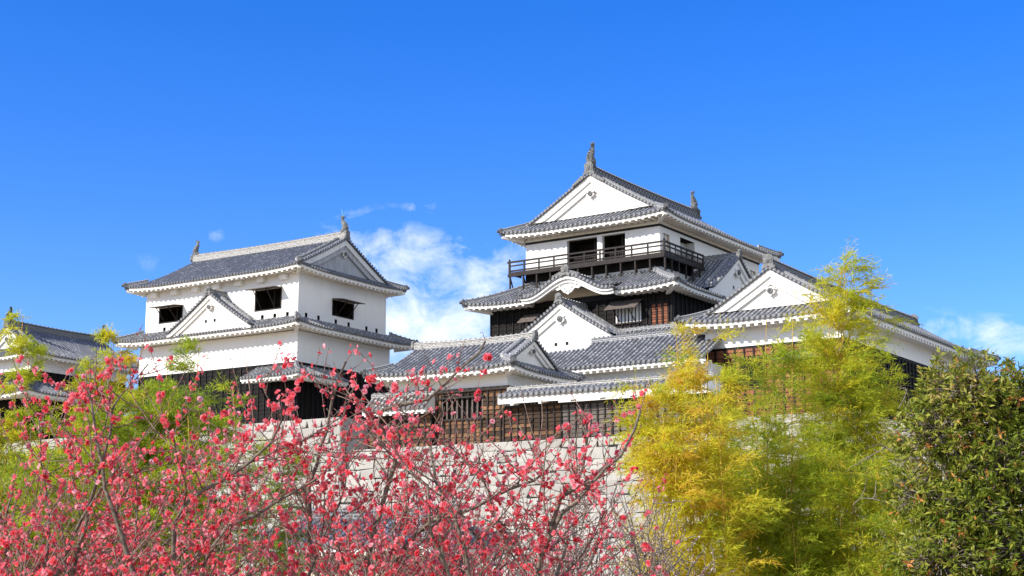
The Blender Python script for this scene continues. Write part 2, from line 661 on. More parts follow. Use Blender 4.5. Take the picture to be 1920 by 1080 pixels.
def onigawara(mb, pos, out, size, mat=0, deep=.16):
    """ridge-end tile: arched shield with shoulders and a round boss"""
    out = Vector(out).normalized()
    ax = Vector((-out.y, out.x, 0))
    s = size
    o = [(-.52, -.30), (-.60, -.05), (-.44, .08), (-.40, .40), (-.46, .62), (-.36, .80), (-.18, .92), (0, .96),
         (.18, .92), (.36, .80), (.46, .62), (.40, .40), (.44, .08), (.60, -.05), (.52, -.30), (.25, -.12), (0, -.05), (-.25, -.12)]
    mb.prism([(x * s, y * s) for x, y in o], Vector(pos), ax, (0, 0, 1), out, deep, mat)
    rim = [(x * .72 * s, (y * .72 + .16) * s) for x, y in o[2:13]]
    mb.prism(rim, Vector(pos) + out * deep, ax, (0, 0, 1), out, .04, mat)
    c = Vector(pos) + out * (deep + .04) + Vector((0, 0, .46 * s))
    mb.tube([c, c + out * .05], [.20 * s, .17 * s], 10, mat)
    mb.tube([c + out * .05, c + out * .09], [.08 * s, .06 * s], 8, mat)


def shachihoko(mb, pos, inward, H, mat=0, spikes=None):
    """ridge fish: head down on the ridge end, body arching up, forked tail in the air"""
    d = Vector(inward).normalized()
    sd = Vector((-d.y, d.x, 0))
    p0 = Vector(pos)

    def P(a, z, s=0.):
        return p0 + d * (a * H) + Vector((0, 0, z * H)) + sd * (s * H)
    body = [(.20, .02), (.05, .06), (-.06, .14), (-.10, .27), (-.06, .42), (.02, .56), (.10, .68), (.13, .78), (.12, .86)]
    rad = [.12, .20, .215, .20, .175, .145, .11, .075, .05]
    mb.tube([P(a, z) for a, z in body], [r * H for r in rad], 10, mat)
    mb.tube([P(.20, .02), P(.30, .06)], [.10 * H, .05 * H], 8, mat)               # upper jaw
    mb.tube([P(.18, -.03), P(.27, -.02)], [.07 * H, .035 * H], 8, mat)            # lower jaw
    for s in (-1, 1):
        mb.tube([P(.10, .16, .13 * s), P(.06, .2, .17 * s)], [.035 * H, .02 * H], 6, mat)   # eyes
        mb.prism([(0, 0), (-.12, .16), (-.03, .20), (.10, .06)], P(-.06, .14, .15 * s), d * H, (0, 0, H), sd, .02 * s, mat)   # side fins
    for i in range(9):                                                            # spines along the back
        a, z = body[min(8, 1 + int(i * .8))]
        r = rad[min(8, 1 + int(i * .8))]
        z += .06 * (i * .8 - int(i * .8)) + .02
        mb.prism([(-r * .85, -.035), (-r - .07, .05), (-r * .85, .045)], P(a, z, -.012), d * H, (0, 0, H), sd, .024 * H, mat)
        mb.prism([(r * .8, -.02), (r + .035, .04), (r * .8, .035)], P(a, z, -.012), d * H, (0, 0, H), sd, .024 * H, mat)
    for s, sp in ((-1, .10), (0, .02), (1, .10)):                                # tail fins
        mb.prism([(-.02, 0), (-.12 + .03 * s, .12), (-.07 + .06 * s, .24), (-.01, .12), (.05 + .05 * s, .20), (.06, .06), (.03, 0)],
                 P(.12, .80, s * .03), d * H, Vector((0, 0, H)) + sd * (sp * s * H * 4), sd, .018 * H, mat)


def crest(mb, c, out, r, mat_boss, mat_white, drop=True):
    """gable pendant: dark six-sided boss with a white carved drop below it"""
    out = Vector(out)
    ax = Vector((-out.y, out.x, 0))
    c = Vector(c)
    mb.prism([(r * cos(pi / 6 + k * pi / 3), r * sin(pi / 6 + k * pi / 3)) for k in range(6)], c, ax, (0, 0, 1), out, .12, mat_boss)
    for k in range(6):
        a = k * pi / 3
        q = c + ax * (r * .62 * cos(a)) + Vector((0, 0, r * .62 * sin(a)))
        mb.tube([q + out * .1, q + out * .16], [r * .30, r * .26], 6, mat_boss)
    mb.tube([c + out * .1, c + out * .2], [r * .3, r * .2], 6, mat_boss)
    if drop:
        o = [(-1.7, .9), (-1.0, .2), (-1.55, -.3), (-1.1, -1.0), (-.5, -1.1), (0, -1.9), (.5, -1.1), (1.1, -1.0), (1.55, -.3), (1.0, .2), (1.7, .9), (0, 1.3)]
        mb.prism([(x * r, y * r) for x, y in o], c - out * .03, ax, (0, 0, 1), out, .09, mat_white)


def gable_front(b, sl, fr, half, zt, t_lo, t_hi, base_z, plane, roof_ob, wall_mat, wall_in, bd=(.42, .80), crest_r=.19, holes=0, crest_drop=.95,
                verge=True, name='gable', tile_mats=('tile', 'pan', 'disc'), dark_crest='ornament', apex_cut=0.):
    """white gable seen from outside. fr(s, out, z): s = signed distance from the apex line, out = outward from plane `plane`.
    zt(t): roof height at inward distance t = half - |s|."""
    mb = MB()
    N = 16
    # recessed wall
    top, bot = [], []
    for i in range(2 * N + 1):
        s_ = (i / N - 1) * (half - t_lo)
        t = half - abs(s_)
        z = zt(t) - .12
        top.append(fr(s_, -wall_in, z))
        bot.append(fr(s_, -wall_in, min(base_z, z)))
    mb.grid([bot, top], 0)
    # soffit of the verge
    for sg in (-1, 1):
        r0, r1 = [], []
        for i in range(N + 1):
            t = t_lo + (half - t_lo) * i / N
            s_ = sg * (half - t)
            r0.append(fr(s_, 0.0, zt(t) - .09))
            r1.append(fr(s_, -wall_in, zt(t) - .09))
        mb.grid([r0, r1], 0)
    gable = b.part(name, mb, [wall_mat], roof_ob)
    out = Vector(fr(0, 1, 0)) - Vector(fr(0, 0, 0))
    ax = Vector((-out.y, out.x, 0))
    # two stepped bargeboards
    for k, (dep, o0, th, start) in enumerate(((bd[0], -.02, .10, .06), (bd[1], -.13, .12, .06))):
        m2 = MB()
        for sg in (-1, 1):
            A, Bv, C, D = [], [], [], []
            for i in range(N + 1):
                t = t_lo + (half - t_lo) * i / N
                s_ = sg * (half - t)
                zt_ = zt(t) - start
                zb = max(zt_ - dep, base_z - .02) if not apex_cut else zt_ - dep
                zb = min(zb, zt_ - .01)
                A.append(fr(s_, o0, zt_))
                Bv.append(fr(s_, o0, zb))
                C.append(fr(s_, o0 - th, zb))
                D.append(fr(s_, o0 - th, zt_))
            m2.grid([A, Bv, C, D], 0)
            m2.face([A[0], Bv[0], C[0], D[0]], 0)
        b.part('bargeboard', m2, [wall_mat if k else ('plaster' if wall_mat != 'plaster_stained' else 'plaster_old')], roof_ob)
    if crest_r:
        m3 = MB()
        zc = zt(half) - .09 - crest_drop
        crest(m3, fr(0, -wall_in + .16, zc), out, crest_r, 0, 1)
        b.part('pendant', m3, [dark_crest, 'plaster' if wall_mat != 'plaster_stained' else 'plaster_old'], roof_ob)
    if holes:
        for sg in (-1, 1):
            m4 = MB()
            c = Vector(fr(sg * .42, -wall_in + .004, base_z + (zt(half) - base_z) * .30))
            q = .11
            for (x0, x1, y0, y1) in ((-q - .035, q + .035, q, q + .035), (-q - .035, q + .035, -q - .035, -q), (-q - .035, -q, -q, q), (q, q + .035, -q, q)):
                m4.prism([(x0, y0), (x1, y0), (x1, y1), (x0, y1)], c, ax, (0, 0, 1), out, .03, 1)
            m4.face([c + ax * x + Vector((0, 0, y)) + out * .006 for x, y in ((-q, -q), (q, -q), (q, q), (-q, q))], 0)
            b.part('loophole', m4, ['void', wall_mat], roof_ob)
    if verge:
        mv = MB()
        for sg in (-1, 1):
            # arc-length stepping down the slope
            t = half - .12
            first = True
            while t > t_lo + .05:
                s_ = sg * (half - t)
                zz = zt(t) + .02
                g, uv = [], []
                r = .105
                dzdt = (zt(t) - zt(t - .05)) / .05
                cs = 1 / sqrt(1 + dzdt * dzdt)
                for o_ in (.10, -.20, -.52):
                    g.append([fr(s_ - sg * r * cos(a) * cs, o_, zz + r * sin(a) * .9 + r * cos(a) * dzdt * cs) for a in (-.3, .6, pi / 2, pi - .6, pi + .3)])
                    uv.append([(int(t * 50), .05 - o_ * .9)] * 5)
                mv.grid(g, 0, uv)
                R = .118
                mv.face([fr(s_ + R * cos(2 * pi * k / 8), .105, zz + .03 + R * sin(2 * pi * k / 8)) for k in range(8)], 2)
                mv.face([fr(s_ + R * .6 * cos(2 * pi * k / 8), .112, zz + .03 + R * .6 * sin(2 * pi * k / 8)) for k in range(8)], 0)
                t -= .29 * cs
            # channel strip under them
            r0, r1, r2 = [], [], []
            for i in range(N + 1):
                t = t_lo + (half - t_lo) * i / N
                s_ = sg * (half - t)
                r0.append(fr(s_, .08, zt(t) - .07))
                r1.append(fr(s_, .08, zt(t) + .03))
                r2.append(fr(s_, -.55, zt(t) + .03))
            mv.grid([r0, r1, r2], 1)
            # descending ridge behind the verge tiles
            path = []
            for i in range(9):
                t = t_lo + .55 + (half - .25 - t_lo - .55) * i / 8
                path.append(fr(sg * (half - t), -.66, zt(t) + .06))
            g = []
            sweep(mv, path, .24, .24, 3)
        b.part('verge_tiles', mv, list(tile_mats) + ['ridge_grey'], roof_ob)
    return gable


def irimoya(b, axis, rect, ze, zr, g, ov=.55, e=1.1, c=.12, up=.28, pitch=.30, r=.085, tiles=('tile', 'pan', 'disc'), ridge=('ridge_light', .34, .55),
            hip='ridge_grey', gable0=True, gable1=True, wall='plaster', eave=('plaster', 'plaster_cream_bounce'), show=(1, 1, 1, 1), fh=.21, rp=.48, rh=.09, rw=.15,
            crest_r=.19, bd=(.42, .80), ridge_over=0., oni=.62, crest_drop=.95, name='roof', hip_top=.9, wall_in=None):
    """hip-and-gable roof. axis 'X' or 'Y' is the ridge direction. rect = eave rectangle x0, x1, y0, y1. g = (inset, inset) of the gable walls.
    show: detail on long side 0, long side 1, end 0, end 1"""
    x0, x1, y0, y1 = rect
    if axis == 'X':
        a0, a1, b0, b1 = x0, x1, y0, y1
        mp = lambda a, bb, z: (a, bb, z)
    else:
        a0, a1, b0, b1 = y0, y1, x0, x1
        mp = lambda a, bb, z: (bb, a, z)
    T = (b1 - b0) / 2
    bc = (b0 + b1) / 2
    L = a1 - a0
    zt = lambda t: ze + (zr - ze) * prof(min(max(t, -.2), T) / T, c)
    kw = dict(up=up, Lc=min(4., L * .3), Tc=2.6)
    S0 = Slope(lambda u, t, z: mp(a0 + u, b0 + t, z), L, zt, **kw)
    S1 = Slope(lambda u, t, z: mp(a0 + u, b1 - t, z), L, zt, **kw)
    E0 = Slope(lambda u, t, z: mp(a0 + t, b0 + u, z), b1 - b0, zt, **kw)
    E1 = Slope(lambda u, t, z: mp(a1 - t, b0 + u, z), b1 - b0, zt, **kw)
    v0, v1 = g[0] - ov, g[1] - ov
    mb = MB()
    for S, sh in ((S0, show[0]), (S1, show[1])):
        S.tiles(mb, [(0.0, v0, lambda u: u), (v0, L - v1, lambda u: T), (L - v1, L, lambda u: L - u)], pitch, r, bool(sh), 8)
    for S, gg, sh in ((E0, g[0], show[2]), (E1, g[1], show[3])):
        W = b1 - b0
        S.tiles(mb, [(0.0, gg, lambda u: u), (gg, W - gg, lambda u, gg=gg: gg), (W - gg, W, lambda u: W - u)], pitch, r, bool(sh), 6)
    roof = b.part(name, mb, tiles)
    me = MB()
    for S in (S0, S1, E0, E1):
        S.eaves(me, e, fh=fh, rp=rp, rh=rh, rw=rw)
    # corner rafters with a dark tile cap
    for (ca, cb, da, db) in ((a0, b0, 1, 1), (a0, b1, 1, -1), (a1, b0, -1, 1), (a1, b1, -1, -1)):
        z = ze + up - .065 - fh
        p = mp(ca + da * .02, cb + db * .02, z - .02)
        q = mp(ca + da * e, cb + db * e, ze - .2 - fh + .06)
        me.bar(p, q, .24, .22, 0)
        me.bar(mp(ca - da * .06, cb - db * .06, z + .13), mp(ca + da * .22, cb + db * .22, z + .13), .26, .13, 2)
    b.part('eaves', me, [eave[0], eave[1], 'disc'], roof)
    # hip ridges
    for ci, (S, end, gg) in enumerate(((S0, 0, g[0]), (S0, 1, g[1]), (S1, 0, g[0]), (S1, 1, g[1]))):
        mh = MB()
        path = []
        top = gg * hip_top
        for i in range(9):
            t = -.02 + (top + .02) * (1 - i / 8)
            u = t if end == 0 else L - t
            path.append(Vector(S.p(u, t, .06)))
        sweep(mh, path, .26, .26, 0)
        d = path[-1] - path[-2]
        d.z = 0
        onigawara(mh, path[-1] - Vector((0, 0, .05)), d, .40, 1, .10)
        mh.tube([path[-1] + d.normalized() * .02 + Vector((0, 0, .02)), path[-1] + d.normalized() * .30 + Vector((0, 0, .07))], [.10, .115], 8, 1)
        b.part('hip_ridge', mh, [hip, 'disc'], roof)
    # gables
    for end, on in ((0, gable0), (1, gable1)):
        gg = g[end]
        pl = a0 + v0 if end == 0 else a1 - v1
        sg = -1 if end == 0 else 1
        if on:
            fr = lambda s_, o_, z, pl=pl, sg=sg: mp(pl + sg * o_, bc + s_, z)
            gable_front(b, None, fr, T, zt, max(gg - ov, .3) * .98, T, zt(gg) - .03, pl, roof, wall, .28 if wall_in is None else wall_in, bd=bd, crest_r=crest_r, tile_mats=tiles, crest_drop=crest_drop)
    # main ridge
    mr = MB()
    ra, rb = a0 + v0 - ridge_over, a1 - v1 + ridge_over
    n = 12
    path = []
    for i in range(n + 1):
        a = ra + (rb - ra) * i / n
        q = abs(i / n - .5) * 2
        path.append(mp(a, bc, zr - .02 + .10 * q * q))
    sweep(mr, path, ridge[1], ridge[2], 0)
    for k, (a, sg) in enumerate(((ra, -1), (rb, 1))):
        mo = MB()
        o = Vector(mp(a, bc, zr + .08))
        d = Vector(mp(a + sg, bc, zr)) - Vector(mp(a, bc, zr))
        onigawara(mo, o + Vector((0, 0, ridge[2] * .05)), d, oni, 0, .14)
        b.part('ridge_end_tile', mo, ['ornament'], roof)
    b.part('main_ridge', mr, [ridge[0]], roof)
    return dict(roof=roof, ra=ra, rb=rb, bc=bc, zt=zt, mp=mp, top=zr + ridge[2] + .08, T=T, S0=S0, S1=S1, E0=E0, E1=E1)


def skirt_roof(b, rect, T, ze, zi, e, sides='LR', c=.12, up=.22, pitch=.30, r=.085, tiles=('tile', 'pan', 'disc'), hip='ridge_grey', eave=('plaster', 'plaster_cream_bounce'),
               fh=.21, rp=.48, rh=.09, rw=.15, name='skirt_roof', topband='ridge_grey', lower=None, gaps=None, hips=True):
    """pent roof round a storey. rect = eave rectangle, T = depth to the wall above. sides: L (X = x0), R (Y = y0), l (X = x1), r (Y = y1)"""
    x0, x1, y0, y1 = rect
    zt = lambda t: ze + (zi - ze) * prof(min(max(t, -.2), T) / T, c)
    kw = dict(up=up, Lc=3.2, Tc=T * .95)
    D = {'L': Slope(lambda u, t, z: (x0 + t, y0 + u, z), y1 - y0, zt, **kw), 'R': Slope(lambda u, t, z: (x0 + u, y0 + t, z), x1 - x0, zt, **kw),
         'l': Slope(lambda u, t, z: (x1 - t, y0 + u, z), y1 - y0, zt, **kw), 'r': Slope(lambda u, t, z: (x0 + u, y1 - t, z), x1 - x0, zt, **kw)}
    mb, me = MB(), MB()
    for k, S in D.items():
        W = S.L
        if k == 'L' and gaps:
            ga, gb, gt = gaps
            S.tiles(mb, [(0., T, lambda u: u), (T, ga, lambda u: T), (gb, W - T, lambda u: T), (W - T, W, lambda u, W=W: W - u)], pitch, r, True, 6)
            S.tiles(mb, [(ga, gb, lambda u: T)], pitch, r, True, 6, t0=gt, disc=False, rim=False)
            S.eaves(me, e, fh=fh, rp=rp, rh=rh, rw=rw, ua=0., ub=ga)
            S.eaves(me, e, fh=fh, rp=rp, rh=rh, rw=rw, ua=gb, ub=W)
            continue
        S.tiles(mb, [(0., T, lambda u: u), (T, W - T, lambda u: T), (W - T, W, lambda u, W=W: W - u)], pitch, r, k in sides, 6)
        if k in sides:
            S.eaves(me, e, fh=fh, rp=rp, rh=rh, rw=rw)
    roof = b.part(name, mb, tiles)
    for (ca, cb, da, db) in ((x0, y0, 1, 1), (x0, y1, 1, -1), (x1, y0, -1, 1)):
        z = ze + up - .065 - fh
        me.bar((ca + da * .02, cb + db * .02, z - .02), (ca + da * e, cb + db * e, ze - .2 - fh + .06), .24, .22, 0)
        me.bar((ca - da * .06, cb - db * .06, z + .13), (ca + da * .22, cb + db * .22, z + .13), .26, .13, 2)
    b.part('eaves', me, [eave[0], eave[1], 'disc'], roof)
    if hips:
        for S, end in ((D['L'], 0), (D['L'], 1), (D['R'], 1)):
            mh = MB()
            path = []
            for i in range(7):
                t = -.02 + (T + .02) * (1 - i / 6)
                path.append(Vector(S.p(t if end == 0 else S.L - t, t, .06)))
            sweep(mh, path, .26, .26, 0)
            d = path[-1] - path[-2]
            d.z = 0
            onigawara(mh, path[-1] - Vector((0, 0, .05)), d, .40, 1, .10)
            mh.tube([path[-1] + d.normalized() * .02 + Vector((0, 0, .02)), path[-1] + d.normalized() * .30 + Vector((0, 0, .07))], [.10, .115], 8, 1)
            b.part('hip_ridge', mh, [hip, 'disc'], roof)
    if topband:
        mt = MB()
        sweep(mt, [(x0 + T - .1, y0 + T - .1, zi - .02), (x0 + T - .1, y1 - T, zi - .02)], .2, .2, 0)
        sweep(mt, [(x0 + T, y0 + T - .1, zi - .02), (x1 - T, y0 + T - .1, zi - .02)], .2, .2, 0)
        b.part('wall_ridge', mt, [topband], roof)
    return dict(roof=roof, zt=zt, D=D)


def dormer(b, face, plane, centre, half, zr, zb, depth, c=.18, pitch=.30, r=.085, tiles=('tile', 'pan', 'disc'), ridge=('ridge_grey', .28, .34), wall='plaster',
           ov=.5, crest_r=.18, holes=1, oni=.5, bd=(.34, .66), crest_drop=.85, name='dormer_roof', base_drop=0.):
    """triangular dormer gable. face 'L': front in the plane X = plane looking to -X; face 'R': front in Y = plane looking to -Y"""
    if face == 'L':
        mp = lambda s_, o_, z: (plane - o_, centre + s_, z)
    else:
        mp = lambda s_, o_, z: (centre + s_, plane - o_, z)
    zt = lambda t: zb + (zr - zb) * prof(min(max(t, 0), half) / half, c)
    mb = MB()
    for sg in (-1, 1):
        S = Slope(lambda u, t, z, sg=sg: mp(sg * (half - t), ov - u, z), depth + ov, zt, up=0, c0=False, c1=False)
        S.tiles(mb, [(.5, depth + ov, lambda u: half)], pitch, r, True, 6, disc=False, rim=False, t0=0.)
    roof = b.part(name, mb, tiles)
    fr = lambda s_, o_, z: mp(s_, ov + o_, z)
    gable_front(b, None, fr, half, zt, 0.0, half, zb - base_drop, plane, roof, wall, .26, bd=bd, crest_r=crest_r, holes=holes, tile_mats=tiles, crest_drop=crest_drop)
    mr = MB()
    sweep(mr, [mp(0, ov + .05, zr), mp(0, -depth, zr)], ridge[1], ridge[2], 0)
    out = Vector(mp(0, 1, 0)) - Vector(mp(0, 0, 0))
    onigawara(mr, Vector(mp(0, ov + .05, zr + .06)), out, oni, 1, .12)
    b.part('main_ridge', mr, [ridge[0], 'ornament'], roof)
    return roof


# ------------------------------------------------------------------ walls
def wall_face(mb, fr, s0, s1, z0, z1, holes=(), mat=0):
    """plain wall with rectangular holes (sa, sb, za, zb). fr(s, out, z)"""
    S = sorted({s0, s1, *[h[0] for h in holes], *[h[1] for h in holes]})
    Z = sorted({z0, z1, *[h[2] for h in holes], *[h[3] for h in holes]})
    for i in range(len(S) - 1):
        for j in range(len(Z) - 1):
            cs, cz = (S[i] + S[i + 1]) / 2, (Z[j] + Z[j + 1]) / 2
            if any(h[0] < cs < h[1] and h[2] < cz < h[3] for h in holes):
                continue
            mb.face([fr(S[i], 0, Z[j]), fr(S[i + 1], 0, Z[j]), fr(S[i + 1], 0, Z[j + 1]), fr(S[i], 0, Z[j + 1])], mat)


def recess(mb, fr, h, depth, side=0, back=1):
    sa, sb, za, zb = h
    for a, c_ in (((sa, za), (sb, za)), ((sb, za), (sb, zb)), ((sb, zb), (sa, zb)), ((sa, zb), (sa, za))):
        mb.face([fr(a[0], 0, a[1]), fr(c_[0], 0, c_[1]), fr(c_[0], -depth, c_[1]), fr(a[0], -depth, a[1])], side)
    mb.face([fr(sa, -depth, za), fr(sb, -depth, za), fr(sb, -depth, zb), fr(sa, -depth, zb)], back)


def FL(x):
    return lambda s, o, z: (x - o, s, z)


def FR(y):
    return lambda s, o, z: (s, y - o, z)


def shell(mb, x0, x1, y0, y1, z0, z1, hl=(), hr=(), mat=0):
    wall_face(mb, FL(x0), y0, y1, z0, z1, hl, mat)
    wall_face(mb, FR(y0), x0, x1, z0, z1, hr, mat)
    wall_face(mb, lambda s, o, z: (x1 + o, s, z), y0, y1, z0, z1, (), mat)
    wall_face(mb, lambda s, o, z: (s, y1 + o, z), x0, x1, z0, z1, (), mat)


def planks(mb, fr, s0, s1, z0, z1, holes=(), h=.26, batten=.55, bw=.08, wob=0.):
    """lapped boards (slot 0) under upright battens (slot 1)"""
    rows = int(math.ceil((z1 - z0) / h))
    for k in range(rows):
        za, zb = z0 + k * h, min(z0 + (k + 1) * h, z1)
        ivs = [(s0, s1)]
        for H in holes:
            if H[2] < zb - .02 and H[3] > za + .02:
                new = []
                for a, c_ in ivs:
                    if H[0] > a:
                        new.append((a, min(c_, H[0])))
                    if H[1] < c_:
                        new.append((max(a, H[1]), c_))
                    if H[1] <= a or H[0] >= c_:
                        pass
                ivs = [(a, c_) for a, c_ in new if c_ - a > .02]
        for a, c_ in ivs:
            o1 = .05 + random.uniform(-wob, wob)
            mb.face([fr(a, o1, za), fr(c_, o1, za), fr(c_, .015, zb), fr(a, .015, zb)], 0, [(a + 500, k), (c_ + 500, k), (c_ + 500, k + .999), (a + 500, k + .999)])
            mb.face([fr(a, .0, za), fr(c_, .0, za), fr(c_, o1, za), fr(a, o1, za)], 0, [(a + 500, k + .01)] * 4)
    n = max(1, int(round((s1 - s0) / batten)))
    for i in range(n + 1):
        s = s0 + (s1 - s0) * i / n
        zr = [(z0, z1)]
        for H in holes:
            if H[0] - bw / 2 < s < H[1] + bw / 2:
                zr = [(z0, H[2]), (H[3], z1)]
        for za, zb in zr:
            if zb - za < .05:
                continue
            for q in (((-bw / 2, .0), (-bw / 2, .10)), ((-bw / 2, .10), (bw / 2, .10)), ((bw / 2, .10), (bw / 2, 0.))):
                mb.face([fr(s + q[0][0], q[0][1], za), fr(s + q[1][0], q[1][1], za), fr(s + q[1][0], q[1][1], zb), fr(s + q[0][0], q[0][1], zb)], 1)


def propped_shutter(b, fr, h, out=.85, drop=.12, mats=('shutter', 'beam'), parent=None, th=.05, lap=.04, sticks=2):
    """board shutter hinged at the head of the opening and held out on sticks"""
    sa, sb, za, zb = h
    m = MB()
    P = []
    for o_, z in ((.03, zb + .02), (out, zb - drop)):
        for s in (sa - lap, sb + lap):
            P += [fr(s, o_, z), fr(s, o_, z + th)]
    i = [m.vert(p) for p in P]
    for q in ((0, 2, 6, 4), (1, 5, 7, 3), (0, 4, 5, 1), (2, 3, 7, 6), (4, 6, 7, 5), (0, 1, 3, 2)):
        m.f.append([i[k] for k in q])
        m.m.append(0)
    for k in range(sticks):
        s = sa + (sb - sa) * ((k + .5) / sticks if sticks > 1 else .5)
        m.bar(fr(s, -.05, za + .08), fr(s, out * .9, zb - drop * .9), .045, .045, 1)
    return b.part('shutter', m, list(mats), parent)


# ================================================================== THE SETTING
random.seed(7)
gm = mat_simple('dry_grass_ground', (.24, .185, .105), (.46, .37, .24), .35, .95, .1, .3)
gb_ = MB()
gb_.grid([[(-1500, -600, 0), (1500, -600, 0)], [(-1500, 2400, 0), (1500, 2400, 0)]])
ground = gb_.build('ground', [gm])
tag(ground, kind='structure')


def stone_wall(name, xy, az_deg, top, corners, label, z0=-.3, batter=.18, hmin=.45, hmax=.8, seed=1, mats=('stone', 'joint'), vis=None):
    """battered wall of fitted granite blocks along the top-edge polyline `corners` (local X, Y); outward is on the right of the walk"""
    rnd = random.Random(seed)
    root = empty(name, (xy[0], xy[1], max(z0, 0.)), radians(az_deg))
    tag(root, label, 'stone wall')
    zb = max(z0, 0.)
    mb = MB()
    C = [Vector((c[0], c[1], 0)) for c in corners]
    nrm = []
    for i in range(len(C) - 1):
        d = (C[i + 1] - C[i]).normalized()
        nrm.append(Vector((d.y, -d.x, 0)))

    def edge(i, z):
        k = (top - z)
        k = batter * k * (1 + .25 * k / max(top, 1))
        if i == 0:
            return C[0] + nrm[0] * k
        if i == len(C) - 1:
            return C[-1] + nrm[-1] * k
        return C[i] + (nrm[i - 1] + nrm[i]) * k
    zs = [top]
    while zs[-1] > z0:
        zs.append(zs[-1] - rnd.uniform(hmin, hmax))
    for i in range(len(C) - 1):
        if vis and not vis[i]:
            continue
        n = nrm[i]
        # joint backing
        mb.grid([[edge(i, z) - n * .06 + Vector((0, 0, z)), edge(i + 1, z) - n * .06 + Vector((0, 0, z))] for z in zs], 1)
        prev = None
        for k in range(len(zs) - 1):
            za, zb_ = zs[k + 1], zs[k]
            L = (C[i + 1] - C[i]).length
            xs = [0.]
            while xs[-1] < L:
                xs.append(xs[-1] + rnd.uniform(.55, 1.5))
            xs[-1] = L
            if xs[-1] - xs[-2] < .3 and len(xs) > 2:
                xs.pop(-2)
            for j in range(len(xs) - 1):
                jt = [rnd.uniform(-.16, .16) if 0 < j else 0, rnd.uniform(-.16, .16) if j < len(xs) - 2 else 0]
                q = []
                for (x, z, dx, dz) in ((xs[j], za, jt[0], rnd.uniform(-.07, .07)), (xs[j + 1], za, jt[1], rnd.uniform(-.07, .07)),
                                       (xs[j + 1], zb_, jt[1] * -.4, rnd.uniform(-.07, .07) if k else 0), (xs[j], zb_, jt[0] * -.4, rnd.uniform(-.07, .07) if k else 0)):
                    f = min(max((x + dx) / L, 0), 1)
                    z_ = min(z + dz, top)
                    q.append((f, z_))
                cx = sum(a for a, _ in q) / 4
                cz = sum(b for _, b in q) / 4
                u = rnd.random()
                bulge = rnd.uniform(.0, .05)

                def pt(f, z, o):
                    a = edge(i, z)
                    return a + (edge(i + 1, z) - a) * f + n * o + Vector((0, 0, z))
                g1 = .015
                outer, inner = [], []
                for (f, z) in q:
                    fx = f + (cx - f) * min(.5, g1 / max(abs(cx - f) * L, .05))
                    zx = z + (cz - z) * min(.5, g1 / max(abs(cz - z), .05))
                    outer.append((fx, zx))
                    fi = f + (cx - f) * min(.7, .075 / max(abs(cx - f) * L, .05))
                    zi = z + (cz - z) * min(.7, .075 / max(abs(cz - z), .05))
                    inner.append((fi, zi))
                O = [pt(f, z, 0.) for f, z in outer]
                I = [pt(f, z, .014 + bulge * .4) for f, z in inner]
                B_ = [pt(f, z, -.07) for f, z in outer]
                uv = [(u, 0)] * 4
                mb.face(I, 0, uv)
                for a in range(4):
                    b2 = (a + 1) % 4
                    mb.face([O[a], O[b2], I[b2], I[a]], 0, uv)
                    mb.face([B_[a], B_[b2], O[b2], O[a]], 0, uv)
    # level top behind the edge
    cx, cy = sum(c.x for c in C) / len(C), sum(c.y for c in C) / len(C)
    mb.face([c + Vector((0, 0, top)) for c in C], 0, [(.4, 0)] * len(C))
    mb.build('masonry', mats, root, zb)
    return root


KXY, TXY, UXY, RXY, SXY = (9.808, 100.), (-14.768, 105.), (-.265, 85.), (18.451, 85.), (-34.837, 115.)
stone_wall('stone_wall', UXY, 60, 9.42, [(22, 9.6), (-1.05, 9.6), (-1.05, -48), (22, -48)], 'long pale granite block wall under the plank fences, behind the pink blossom', seed=3, vis=(1, 1, 0))
stone_wall('stone_wall', TXY, 57, 12.5, [(-2.5, 46), (-2.5, -6.0), (14, -6.0), (14, 46)], 'granite block base under the two-storey white turret, its right side in shade', seed=9, z0=0, vis=(1, 1, 0))
stone_wall('stone_wall', RXY, 56, 11.2, [(-.5, 12), (-.5, -.5), (30, -.5), (30, 12)], 'stone base under the white gabled hall behind the tall bamboo', z0=6, seed=14, batter=.2, vis=(1, 1, 0))

# ================================================================== THE KEEP
kb = Bld('castle_keep', KXY, 56, 11.0, 'three-tiered white and black castle keep with a balcony, tallest building in the picture', 'castle keep')
